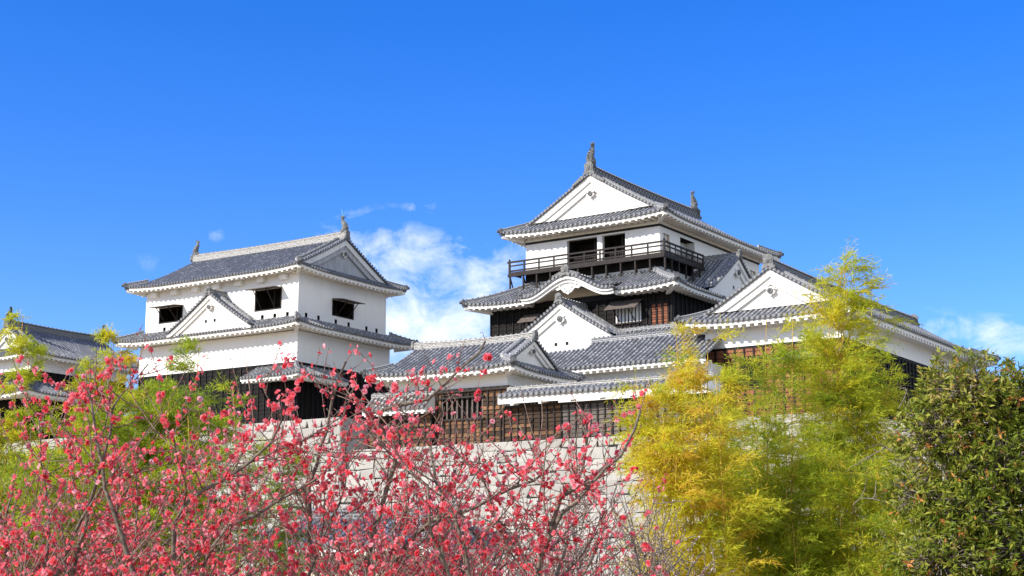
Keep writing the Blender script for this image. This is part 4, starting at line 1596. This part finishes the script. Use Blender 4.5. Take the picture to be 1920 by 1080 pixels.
# ================================================================== SMALL GATEHOUSE BELOW THE WALL
gh = Bld('gatehouse', (-2.45, 45.), 60, 0., 'low gatehouse with a blue-grey tiled roof, glimpsed through blossom below the stone wall', 'gatehouse')
m = MB()
shell(m, 0, 2.6, 0, 5.2, 0, 2.72)
gh.part('wall', m, ['plaster_cream_bounce'])
irimoya(gh, 'Y', (-.75, 3.35, -.6, 5.9), 2.85, 3.72, (.75, .7), ov=.3, e=.7, c=.08, up=.1, pitch=.29, r=.085, tiles=('tile_blue', 'pan_blue', 'disc'), ridge=('ridge_dark', .26, .28), show=(1, 0, 1, 0), gable1=False,
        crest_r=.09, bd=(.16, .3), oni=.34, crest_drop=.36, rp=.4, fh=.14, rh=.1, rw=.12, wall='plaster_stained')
m = MB()
planks(m, FR(0), .1, 2.5, .05, 2.5, (), h=.25)
gh.part('door_boards', m, ['plank_black', 'black'])


# ================================================================== PLANTS
def leaf_object(name, P, D, Nn, L, W, R, mat, parent, curl=.0, base=.45, R2=None):
    """one mesh of many folded leaf blades. P base points, D unit directions, Nn rough normals, L lengths, W widths, R random value kept in the UVs"""
    P, D, Nn = np.asarray(P, float), np.asarray(D, float), np.asarray(Nn, float)
    L, W, R = np.asarray(L, float)[:, None], np.asarray(W, float)[:, None], np.asarray(R, float)
    S = np.cross(D, Nn)
    S /= np.maximum(np.linalg.norm(S, axis=1, keepdims=True), 1e-6)
    N2 = np.cross(S, D)
    mid = P + D * L * base - N2 * (curl * L * .25)
    tip = P + D * L - N2 * (curl * L)
    a = mid + S * W * .5
    b = mid - S * W * .5
    n = len(P)
    V = np.empty((n, 4, 3))
    V[:, 0], V[:, 1], V[:, 2], V[:, 3] = P, a, tip, b
    me = bpy.data.meshes.new(name)
    me.vertices.add(n * 4)
    me.vertices.foreach_set('co', V.reshape(-1).astype(np.float32))
    me.loops.add(n * 4)
    me.loops.foreach_set('vertex_index', np.arange(n * 4, dtype=np.int32))
    me.polygons.add(n)
    me.polygons.foreach_set('loop_start', np.arange(0, n * 4, 4, dtype=np.int32))
    uv = me.uv_layers.new(name='UVMap')
    U = np.zeros((n, 4, 2), np.float32)
    U[:, :, 0] = R[:, None]
    U[:, :, 1] = (0 if R2 is None else np.asarray(R2)[:, None])
    uv.data.foreach_set('uv', U.ravel())
    me.materials.append(M[mat])
    me.update(calc_edges=True)
    me.validate()
    o = bpy.data.objects.new(name, me)
    COL.objects.link(o)
    o.parent = parent
    return o


def unit(v):
    v = np.asarray(v, float)
    return v / np.maximum(np.linalg.norm(v, axis=-1, keepdims=True), 1e-9)


def spherical(rng, n):
    return unit(rng.normal(size=(n, 3)))


M['petal'] = mat_leaf('plum_petal', [(0., (.78, .05, .07)), (.35, (.95, .16, .18)), (.65, (.96, .31, .34)), (1., (.97, .60, .63))], .55, .2, .52)
M['bud'] = mat_leaf('plum_bud', [(0., (.16, .008, .015)), (.6, (.38, .012, .035)), (1., (.60, .05, .10))], .6, .2, .1)
M['pale_bud'] = mat_leaf('pale_bud', [(0., (.30, .22, .15)), (.5, (.62, .48, .40)), (1., (.85, .78, .72))], .7, .15, .25)
M['plum_bark'] = mat_bark('plum_bark', (.05, .040, .028), (.27, .225, .165), 45)
M['plum_twig'] = mat_bark('plum_twig', (.13, .085, .06), (.36, .26, .20), 60)
M['grey_bark'] = mat_bark('grey_bark', (.085, .068, .05), (.34, .285, .225), 40)
M['bamboo_leaf'] = mat_leaf('bamboo_leaf', [(0., (.22, .33, .03)), (.35, (.47, .55, .035)), (.65, (.72, .68, .045)), (.9, (.84, .66, .055)), (1., (.80, .50, .08))], .5, .25, .58)
M['bamboo_culm'] = mat_bark('bamboo_culm', (.34, .20, .03), (.62, .42, .08), 12)
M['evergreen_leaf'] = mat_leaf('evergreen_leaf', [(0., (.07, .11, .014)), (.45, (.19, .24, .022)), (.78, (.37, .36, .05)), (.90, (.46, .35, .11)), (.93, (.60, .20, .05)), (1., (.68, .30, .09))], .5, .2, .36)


# ------------------------------------------------------------------ plum trees
def crown_top(x):
    """height of the blossom crowns above ground along the row of trees (metres)"""
    xs = [-3.4, -2.27, -1.95, -1.6, -1.25, -.95, -.66, -.45, -.2, .0, .3, .60, .72, .9]
    zs = [2.3, 2.48, 2.58, 2.64, 2.56, 2.60, 2.60, 2.60, 2.66, 2.48, 2.36, 2.44, 1.75, 1.3]
    return float(np.interp(x, xs, zs))


class Tree:
    def __init__(s, seed):
        s.r = random.Random(seed)
        s.wood = MB()
        s.twig = MB()
        s.spots = []     # blossom places: (pos, outward dir, density)

    def limb(s, pts, r0, r1, n=7):
        s.wood.tube(pts, [r0 + (r1 - r0) * (i / (len(pts) - 1)) ** .8 for i in range(len(pts))], n, 0)

    def wander(s, p, d, L, step, wob, up, top=None):
        p, d = Vector(p), Vector(d).normalized()
        out = [p.copy()]
        n = max(2, int(L / step))
        for i in range(n):
            d = (d + Vector((s.r.gauss(0, wob), s.r.gauss(0, wob), s.r.gauss(0, wob * .6) + up))).normalized()
            p = p + d * (L / n)
            if top and p.z > top(p.x):
                break
            out.append(p.copy())
        return out


def resample(pts, step):
    pts = [Vector(p) for p in pts]
    out = [pts[0]]
    # Catmull-Rom
    for i in range(len(pts) - 1):
        a, b, c, d = pts[max(i - 1, 0)], pts[i], pts[i + 1], pts[min(i + 2, len(pts) - 1)]
        n = max(1, int((c - b).length / step))
        for k in range(1, n + 1):
            t = k / n
            out.append(.5 * ((2 * b) + (c - a) * t + (2 * a - 5 * b + 4 * c - d) * t * t + (3 * b - 3 * c + d - a) * t ** 3))
    return out


def plum(name, seed, base, limbs, label, density=1., nlimb=7, spread=1.0, shoots=1.0, group=None, petals=True, budmat='bud', top=crown_top, bark='plum_bark', fork=.95, twigmat='plum_twig', tw=1.):
    """limbs: guided main limbs as point lists starting anywhere on the tree; more are grown from the fork"""
    t = Tree(seed)
    r = t.r
    base = Vector(base)
    fk = base + Vector((r.uniform(-.1, .1), r.uniform(-.1, .1), fork))
    trunk = resample([base, base + Vector((.04, 0, fork * .5)), fk], .12)
    t.limb(trunk, .085, .062, 9)
    mains = []
    for L in limbs:
        pts = resample([fk] + [Vector(p) for p in L], .09)
        pts = [p + Vector((r.gauss(0, .006), r.gauss(0, .006), r.gauss(0, .006))) for p in pts]
        t.limb(pts, .020, .005)
        mains.append(pts)
    for i in range(nlimb):
        a = 2 * pi * i / nlimb + r.uniform(-.4, .4)
        d = Vector((cos(a) * spread, sin(a) * .8 * spread, r.uniform(.45, 1.1)))
        pts = t.wander(fk + Vector((0, 0, r.uniform(-.25, .05))), d, r.uniform(.9, 1.5), .09, .13, .05, lambda x: top(x) - .12)
        if len(pts) > 3:
            t.limb(pts, .021, .005)
            mains.append(pts)
    second = []
    for pts in mains:
        n = len(pts)
        for i in range(2, n):
            if r.random() < .56:
                ax = (pts[i] - pts[i - 1]).normalized()
                side = Vector((r.gauss(0, 1), r.gauss(0, .8), r.gauss(.55, .5)))
                d = (ax * .55 + side.normalized()).normalized()
                q = t.wander(pts[i], d, r.uniform(.25, .75) * (1 - .35 * i / n), .06, .15, .07, lambda x: top(x) - .03)
                if len(q) > 2:
                    r0 = .0062 * (1 - .5 * i / n) * r.uniform(.7, 1.1)
                    t.limb(q, r0, .003, 5)
                    second.append(q)
    shoot = []
    for pts in second + [m[len(m) // 3:] for m in mains]:
        n = len(pts)
        for i in range(1, n):
            for _ in range(2 if r.random() < .75 * shoots else 1):
                if r.random() > .80 * shoots:
                    continue
                ax = (pts[i] - pts[i - 1]).normalized()
                side = Vector((r.gauss(0, 1), r.gauss(0, 1), r.gauss(.35, .7))).normalized()
                d = (ax * .5 + side).normalized()
                q = t.wander(pts[i], d, min(.55, r.expovariate(5.5) + .07), .05, .09, .05, lambda x: top(x) + r.choice((0, 0, .03, .09, .16)))
                if len(q) > 1:
                    t.twig.tube(q, [(.0026 - .0014 * k / (len(q) - 1)) * tw for k in range(len(q))], 4, 0, cap=False)
                    shoot.append(q)
    root = empty(name, base)
    tag(root, label, 'plum tree' if petals else 'shrub', group)
    for mb, nm, mt in ((t.wood, 'branches', bark), (t.twig, 'twigs', twigmat)):
        o = mb.build(nm, [mt], root, smooth=True)
        o.location = -base
    # blossoms in loose clusters along shoots and thin branches
    rng = np.random.default_rng(seed)
    FP, FA, FS = [], [], []
    BP, BA = [], []
    for q in shoot + second:
        Lq = sum((q[i + 1] - q[i]).length for i in range(len(q) - 1))
        heavy = r.random() ** 1.8 * 1.9 * density
        k = int(Lq * 29 * heavy + r.random())
        c = r.random()
        for _ in range(k):
            f = min(.999, max(0, r.gauss(c, .28)))
            i = int(f * (len(q) - 1))
            p = q[i].lerp(q[i + 1], f * (len(q) - 1) - i)
            a = Vector((r.gauss(0, 1), r.gauss(-.25, 1), r.gauss(.15, .8))).normalized()
            FP.append(p + a * r.uniform(.004, .016))
            FA.append(a)
            FS.append(r.uniform(.6, 1.0) if r.random() < .72 else .42)
        for _ in range(int(Lq * (30 if petals else 45))):
            f = r.random() * .999
            i = int(f * (len(q) - 1))
            p = q[i].lerp(q[i + 1], f * (len(q) - 1) - i)
            a = Vector((r.gauss(0, 1), r.gauss(0, 1), r.gauss(.3, .8))).normalized()
            BP.append(p + a * .004)
            BA.append(a)
    if petals and FP:
        FP, FA, FS = np.array(FP), np.array(FA), np.array(FS)
        n = len(FP)
        ref = spherical(rng, n)
        U = unit(np.cross(FA, ref))
        Vv = np.cross(FA, U)
        hue = np.clip(rng.normal(.48, .2, n), .02, .95)
        P, D, Nn, L, W, R = [], [], [], [], [], []
        for (cnt, tilt, ln, wd, ph, dh) in ((5, .30, .0165, .019, 0., .06), (5, .75, .0135, .016, .6, 0.), (4, 1.25, .0095, .012, .2, -.12)):
            for j in range(cnt):
                an = 2 * pi * j / cnt + ph + rng.normal(0, .15, n)
                rad = U * np.cos(an)[:, None] + Vv * np.sin(an)[:, None]
                tl = tilt + rng.normal(0, .14, n)
                d = rad * np.cos(tl)[:, None] + FA * np.sin(tl)[:, None]
                P.append(FP + rad * .0015)
                D.append(d)
                Nn.append(FA - rad * .2)
                L.append(ln * FS)
                W.append(wd * FS)
                R.append(np.clip(hue + dh + rng.normal(0, .07, n), 0, 1))
        o = leaf_object('blossoms', np.concatenate(P), np.concatenate(D), np.concatenate(Nn), np.concatenate(L), np.concatenate(W), np.concatenate(R), 'petal', root, curl=-.22, base=.62)
        o.location = -base
    if BP:
        BP, BA = np.array(BP), np.array(BA)
        n = len(BP)
        ref = spherical(rng, n)
        U = unit(np.cross(BA, ref))
        Vv = np.cross(BA, U)
        P, D, Nn, L, W, R = [], [], [], [], [], []
        sz = rng.uniform(.6, 1.2, n) * (1. if petals else 1.35)
        hue = rng.uniform(0, 1, n)
        for j in range(3):
            an = 2 * pi * j / 3
            rad = U * cos(an) + Vv * sin(an)
            P.append(BP)
            D.append(BA)
            Nn.append(rad)
            L.append(.0085 * sz)
            W.append(.0062 * sz)
            R.append(hue)
        o = leaf_object('buds', np.concatenate(P), np.concatenate(D), np.concatenate(Nn), np.concatenate(L), np.concatenate(W), np.concatenate(R), budmat, root, curl=.1, base=.5)
        o.location = -base
    return root


PG = 'pink plum trees in front'
plum('plum_tree', 11, (-2.3, 7.3, 0), [[(-2.6, 7.0, 1.5), (-2.5, 6.9, 2.0), (-2.3, 6.8, 2.4)], [(-2.0, 7.0, 1.55), (-1.85, 6.9, 2.05), (-1.75, 6.85, 2.45)]],
     'pink blossoming plum tree at the left edge, in front of the yellow bamboo', 1.05, group=PG)
plum('plum_tree', 23, (-1.45, 6.7, 0), [[(-1.42, 6.6, 1.7), (-1.38, 6.6, 1.95), (-1.12, 6.6, 2.12), (-.98, 6.6, 2.3)], [(-1.25, 6.5, 1.75), (-1.08, 6.5, 1.9), (-.8, 6.45, 2.05)],
                                        [(-1.6, 6.6, 1.7), (-1.75, 6.6, 2.1), (-1.8, 6.6, 2.4)]],
     'pink blossoming plum tree in front of the left turret, with a knobbly forked limb', 1.05, group=PG)
plum('plum_tree', 37, (-.75, 7.1, 0), [[(-.62, 6.9, 1.8), (-.5, 6.8, 2.2), (-.62, 6.8, 2.36), (-.38, 6.8, 2.42), (-.12, 6.8, 2.68)], [(-.5, 6.9, 1.75), (-.1, 6.8, 1.98), (.15, 6.75, 2.1)],
                                       [(-.9, 6.9, 1.9), (-.82, 6.9, 2.3), (-.75, 6.85, 2.6)]],
     'pink blossoming plum tree below the small turret, one long bare limb reaching over its roof', .95, group=PG)
plum('plum_tree', 41, (.02, 6.7, 0), [[(.12, 6.6, 1.72), (.32, 6.6, 2.02), (.47, 6.6, 2.16), (.56, 6.6, 2.36)], [(.16, 6.6, 1.85), (.3, 6.6, 2.1), (.32, 6.6, 2.3)], [(-.2, 6.6, 1.75), (-.32, 6.6, 2.05), (-.35, 6.6, 2.2)]],
     'pink blossoming plum tree before the pale stone wall, its thick limb slanting to the right', .8, nlimb=5, group=PG)
plum('plum_tree', 59, (-1.0, 8.6, 0), [], 'pink blossoming plum tree further back, half hidden between the front plums', .9, nlimb=8, top=lambda x: crown_top(x * .8) - .05, group=PG)
plum('plum_tree', 67, (-2.0, 8.1, 0), [], 'pink blossoming plum tree behind the leftmost plums, below the two-storey turret', .75, nlimb=9, top=lambda x: crown_top(x * .85) + .12, group=PG)
plum('plum_tree', 73, (-.2, 8.2, 0), [], 'pink blossoming plum tree behind the slanting-limbed one, in front of the low gatehouse roof', .75, nlimb=9, top=lambda x: crown_top(x * .85) - .12, group=PG)
plum('flowering_shrub', 71, (.72, 9.3, 0), [], 'almost bare grey shrub with pale buds, between the pink plums and the bamboo', 0., nlimb=13, petals=False, budmat='pale_bud', bark='grey_bark', twigmat='grey_bark', fork=.8, shoots=1.2, spread=.6,
     top=lambda x: float(np.interp(x, [-.2, .3, .65, 1.0, 1.3], [1.7, 2.1, 2.28, 2.1, 1.6])), tw=1.15)


# ------------------------------------------------------------------ bamboo
def bamboo(name, seed, culms, label, golden=.0, leaf=.060, group=None, nb=(25, 33), wind=(.35, 0, 0), spread=1., flatten=.55):
    """culms: (x, y, height, lean x, lean y, density)"""
    r = random.Random(seed)
    rng = np.random.default_rng(seed)
    base = Vector((sum(c[0] for c in culms) / len(culms), sum(c[1] for c in culms) / len(culms), 0))
    root = empty(name, base)
    tag(root, label, 'bamboo', group)
    P, D, L, W, R = [], [], [], [], []
    tw = MB()
    for (x, y, h, lx, ly, dn) in culms:
        pts = []
        for i in range(15):
            f = i / 14
            pts.append(Vector((x + lx * f ** 1.8, y + ly * f ** 1.8, h * (f - .10 * f ** 3 * min(1, hypot(lx, ly))))))
        mb = MB()
        mb.tube(pts, [.011 - .0085 * i / 14 for i in range(15)], 6, 0)
        for i in range(2, 14):
            q = pts[i]
            d = (pts[i + 1] - pts[i - 1]).normalized()
            mb.tube([q - d * .006, q + d * .006], [.0135 - .009 * i / 14] * 2, 6, 0)
        o = mb.build('culm', ['bamboo_culm'], root, smooth=True)
        o.location = -base
        cg = golden + r.uniform(-.10, .12)
        for k in range(int(r.uniform(*nb) * dn)):
            f = .22 + .78 * (r.random() ** .85)
            i = min(13, int(f * 14))
            q = pts[i].lerp(pts[i + 1], f * 14 - i)
            a = r.uniform(0, 2 * pi)
            bl = (.20 + .62 * (1 - f) ** .8) * r.uniform(.55, 1.15) * spread
            d = Vector((cos(a), sin(a) * flatten, r.uniform(.45, 1.0))).normalized()
            b = [q.copy()]
            for s in range(7):
                d = (d + Vector(wind) * .10 + Vector((0, 0, -.10)) + Vector((r.gauss(0, .06), r.gauss(0, .06), r.gauss(0, .05)))).normalized()
                b.append(b[-1] + d * (bl / 7))
            tw.tube(b, [.0028 - .0018 * s / 7 for s in range(8)], 4, 0, cap=False)
            bg = cg + r.gauss(0, .13)
            for s in range(1, 8):
                for _ in range(3 if s > 2 else 2):
                    d0 = (b[s] - b[s - 1]).normalized()
                    sd = Vector((r.gauss(0, 1), r.gauss(0, 1), r.gauss(.1, .6)))
                    d1 = (d0 * .8 + sd * .5 + Vector(wind) * .25).normalized()
                    tl = r.uniform(.06, .16) * spread
                    e = [b[s], b[s] + d1 * tl * .5, b[s] + d1 * tl + Vector((0, 0, -.015))]
                    if r.random() < .5:
                        tw.tube(e, [.0012, .001, .0007], 3, 0, cap=False)
                    for g in range(r.randint(9, 12)):
                        u = (g + 1) / 8
                        p = e[0].lerp(e[2], u)
                        ld = (d1 * .75 + Vector((r.gauss(0, .5), r.gauss(0, .5), r.gauss(-.12, .35))) + Vector(wind) * .45).normalized()
                        P.append(p)
                        D.append(ld)
                        L.append(leaf * r.uniform(.6, 1.2))
                        W.append(leaf * r.uniform(.085, .14))
                        R.append(bg + r.gauss(0, .10) + .10 * (f - .5))
    n = len(P)
    o = leaf_object('foliage', np.array([tuple(p) for p in P]), np.array([tuple(p) for p in D]), unit(spherical(rng, n) * .8 + np.array([0, 0, .8])), L, W, np.clip(R, 0, 1), 'bamboo_leaf', root, curl=.12, base=.38)
    o.location = -base
    o2 = tw.build('branchlets', ['bamboo_culm'], root)
    o2.location = -base
    return root, n


def clump(seed, n, cx, cy, rx, ry, hmin, hmax, lx=(-.2, .4), dn=1.):
    r = random.Random(seed)
    return [(cx + r.uniform(-1, 1) * rx, cy + r.uniform(-1, 1) * ry, r.uniform(hmin, hmax), r.uniform(*lx), r.uniform(-.3, .2), dn) for _ in range(n)]


NL = 0
BG = 'feathery bamboo clumps'
for args in (
    (101, [(2.78, 13.8, 4.60, .26, 0, 1.5), (2.82, 13.9, 4.5, .32, 0, 1.4), (2.87, 14.0, 4.3, .50, -.1, 1.2), (2.67, 14.2, 4.15, .15, 0, 1.1), (2.95, 13.7, 3.7, .45, 0, 1.), (2.45, 13.6, 3.85, -.1, -.1, .9), (2.65, 13.7, 4.0, .2, 0, 1.1)] + [(2.80, 13.8, 4.55, .2, 0, 1.4), (2.72, 13.7, 4.35, .3, 0, 1.2)] + clump(5, 10, 2.75, 14.0, .65, .5, 2.8, 3.7, (-.4, .4)),
     'tallest yellow-green bamboo, its plume standing above the hall roof', .46, 1.),
    (102, [(2.1, 13.3, 3.95, .12, 0, .55), (2.35, 13.3, 3.95, .1, 0, .7), (1.72, 13.3, 3.6, -.1, 0, .6)] + clump(6, 11, 1.95, 13.2, .5, .4, 2.3, 3.0, (-.4, .35)), 'loose green bamboo in front of the reddish planks of the hall', .34, 1.),
    (103, [(1.42, 12.5, 3.78, -.08, 0, 1.2), (1.55, 12.5, 3.6, .05, 0, 1.)] + clump(7, 10, 1.42, 12.4, .27, .3, 2.3, 3.45, (-.2, .15)), 'golden bamboo next to the pale bare shrub', .68, .85),
    (104, clump(8, 12, 2.65, 12.6, .75, .4, 1.9, 2.8, (-.4, .5)), 'short green bamboo thicket at the foot of the tallest bamboo', .28, 1.),
    (105, [(-4.38, 13.4, 3.98, .08, 0, 1.2), (-4.3, 13.5, 3.7, .05, 0, 1.1)] + clump(9, 15, -4.15, 13.4, .5, .4, 2.6, 3.3, (-.25, .25)), 'yellow bamboo at the left picture edge beside the far turret', .50, .62),
    (106, [(-3.62, 13.6, 3.86, .08, 0, 1.1), (-3.68, 13.5, 3.55, -.05, 0, 1.), (-3.5, 13.5, 3.6, .05, 0, 1.)] + clump(10, 4, -3.65, 13.7, .25, .3, 2.5, 3.1, (-.2, .2)), 'slim bamboo between the far turret and the two-storey turret', .54, .58),
    (107, [(-2.72, 12.9, 3.62, .08, 0, .7), (-2.95, 12.9, 3.45, .05, 0, .7)] + clump(12, 22, -2.65, 12.8, .68, .4, 2.7, 3.38, (-.2, .2)), 'green bamboo behind the plums, below the two-storey turret', .20, .72),
    (108, clump(13, 18, -3.7, 12.0, 1.1, .4, 1.9, 2.75, (-.3, .3)), 'low green bamboo behind the plums at the left', .22, .8),
):
    _, k = bamboo('bamboo', args[0], args[1], args[2], args[3], group=BG, spread=args[4])
    NL += k
print('bamboo leaves', NL)


# ------------------------------------------------------------------ broad-leaved evergreens
def evergreen(name, seed, base, h, blobs, label, nleaf=9000, leaf=.052, dead=(), bare_top=0.):
    """blobs: crown lobes (centre, radii) that carry leafy twigs"""
    r = random.Random(seed)
    rng = np.random.default_rng(seed)
    base = Vector(base)
    root = empty(name, base)
    tag(root, label, 'tree')
    wood = MB()
    fk = base + Vector((0, 0, h * .35))
    wood.tube(resample([base, base + Vector((.05, 0, h * .2)), fk], .2), [.11] * len(resample([base, base + Vector((.05, 0, h * .2)), fk], .2)), 9, 0)
    P, D, L, W, R, N3 = [], [], [], [], [], []
    tot = sum(b[1][0] * b[1][1] * b[1][2] for b in blobs)
    for (c, rad, hue) in blobs:
        c = Vector(c)
        pts = resample([fk, fk.lerp(c, .55) + Vector((r.uniform(-.1, .1), 0, -.05)), c], .1)
        wood.tube(pts, [.05 - .038 * i / len(pts) for i in range(len(pts))], 6, 0)
        k = int(nleaf * (rad[0] * rad[1] * rad[2]) / tot / 9)
        for _ in range(k):
            v = Vector((r.gauss(0, 1), r.gauss(0, 1), r.gauss(0, 1))).normalized() * (r.random() ** .42)
            q = c + Vector((v.x * rad[0], v.y * rad[1], v.z * rad[2]))
            o = (Vector((v.x + r.gauss(0, .5), v.y + r.gauss(0, .5), v.z + .3 + r.gauss(0, .5)))).normalized()
            if r.random() < .42:
                s = c.lerp(q, .3)
                wood.tube([s, s.lerp(q, .5) + Vector((r.gauss(0, .03), r.gauss(0, .03), r.gauss(0, .03))), q], [.007, .005, .002], 4, 0, cap=False)
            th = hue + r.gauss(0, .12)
            old = r.random() < .035
            for g in range(r.randint(6, 11)):
                a = 2.4 * g
                side = Vector((r.gauss(0, .7), r.gauss(0, .7), r.gauss(0, .6)))
                d = (o * .55 + side * .8 + Vector((0, 0, -.15))).normalized()
                P.append(q + o * (g * .006))
                D.append(d)
                N3.append((o + Vector((r.gauss(0, .6), r.gauss(0, .6), .3 + r.gauss(0, .6)))).normalized())
                ll = leaf * r.uniform(.65, 1.25)
                L.append(ll)
                W.append(ll * r.uniform(.26, .36))
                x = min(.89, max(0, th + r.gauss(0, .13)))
                if (old and r.random() < .6) or r.random() < .012:
                    x = r.uniform(.93, 1.)
                R.append(x)
    for pts, r0 in dead:
        q = resample(pts, .08)
        wood.tube(q, [r0 * .6 * (1 - .8 * i / len(q)) for i in range(len(q))], 6, 0)
        for i in range(2, len(q)):
            for _ in range(2):
                d = Vector((r.gauss(0, 1), r.gauss(0, .6), r.gauss(.3, .8))).normalized()
                e = [q[i]]
                for s in range(5):
                    d = (d + Vector((r.gauss(0, .25), r.gauss(0, .25), r.gauss(0, .25)))).normalized()
                    e.append(e[-1] + d * r.uniform(.02, .055))
                wood.tube(e, [.005 - .0008 * s for s in range(6)], 4, 0, cap=False)
    ob = wood.build('branches', ['grey_bark'], root, smooth=True)
    ob.location = -base
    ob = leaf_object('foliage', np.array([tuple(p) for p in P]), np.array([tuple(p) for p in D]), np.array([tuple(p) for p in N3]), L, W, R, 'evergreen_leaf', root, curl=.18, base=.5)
    ob.location = -base
    return root


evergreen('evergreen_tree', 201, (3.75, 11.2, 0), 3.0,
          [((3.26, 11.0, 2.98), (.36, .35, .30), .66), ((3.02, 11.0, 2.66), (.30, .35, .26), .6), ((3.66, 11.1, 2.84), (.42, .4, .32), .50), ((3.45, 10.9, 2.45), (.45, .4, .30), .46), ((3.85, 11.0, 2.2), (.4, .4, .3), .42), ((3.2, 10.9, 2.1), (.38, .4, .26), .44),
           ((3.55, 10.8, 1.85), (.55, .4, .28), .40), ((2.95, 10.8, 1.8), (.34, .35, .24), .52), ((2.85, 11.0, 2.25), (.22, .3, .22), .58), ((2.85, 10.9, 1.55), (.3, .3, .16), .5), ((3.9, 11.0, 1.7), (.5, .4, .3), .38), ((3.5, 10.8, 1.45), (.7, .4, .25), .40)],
          'dark glossy-leaved tree with scattered orange leaves, at the right picture edge', nleaf=56000,
          dead=(([(3.1, 11.1, 2.0), (2.95, 11.3, 2.45), (2.75, 11.4, 2.62), (2.62, 11.4, 2.55)], .02), ([(3.2, 11.1, 2.3), (2.98, 11.2, 2.72), (2.85, 11.2, 2.95)], .014), ([(3.0, 11.1, 1.9), (2.75, 11.3, 2.2), (2.55, 11.4, 2.25)], .016)))
# leafless grey shrub at the right edge
plum('bare_shrub', 83, (4.15, 12.4, 0), [], 'bare grey twiggy shrub rising above the dark tree at the right edge', 0., nlimb=10, petals=False, budmat='pale_bud', bark='grey_bark', twigmat='grey_bark', fork=1.9,
     top=lambda x: float(np.interp(x, [3.2, 3.9, 4.3, 5], [3.0, 3.5, 3.62, 3.4])), tw=1.3)
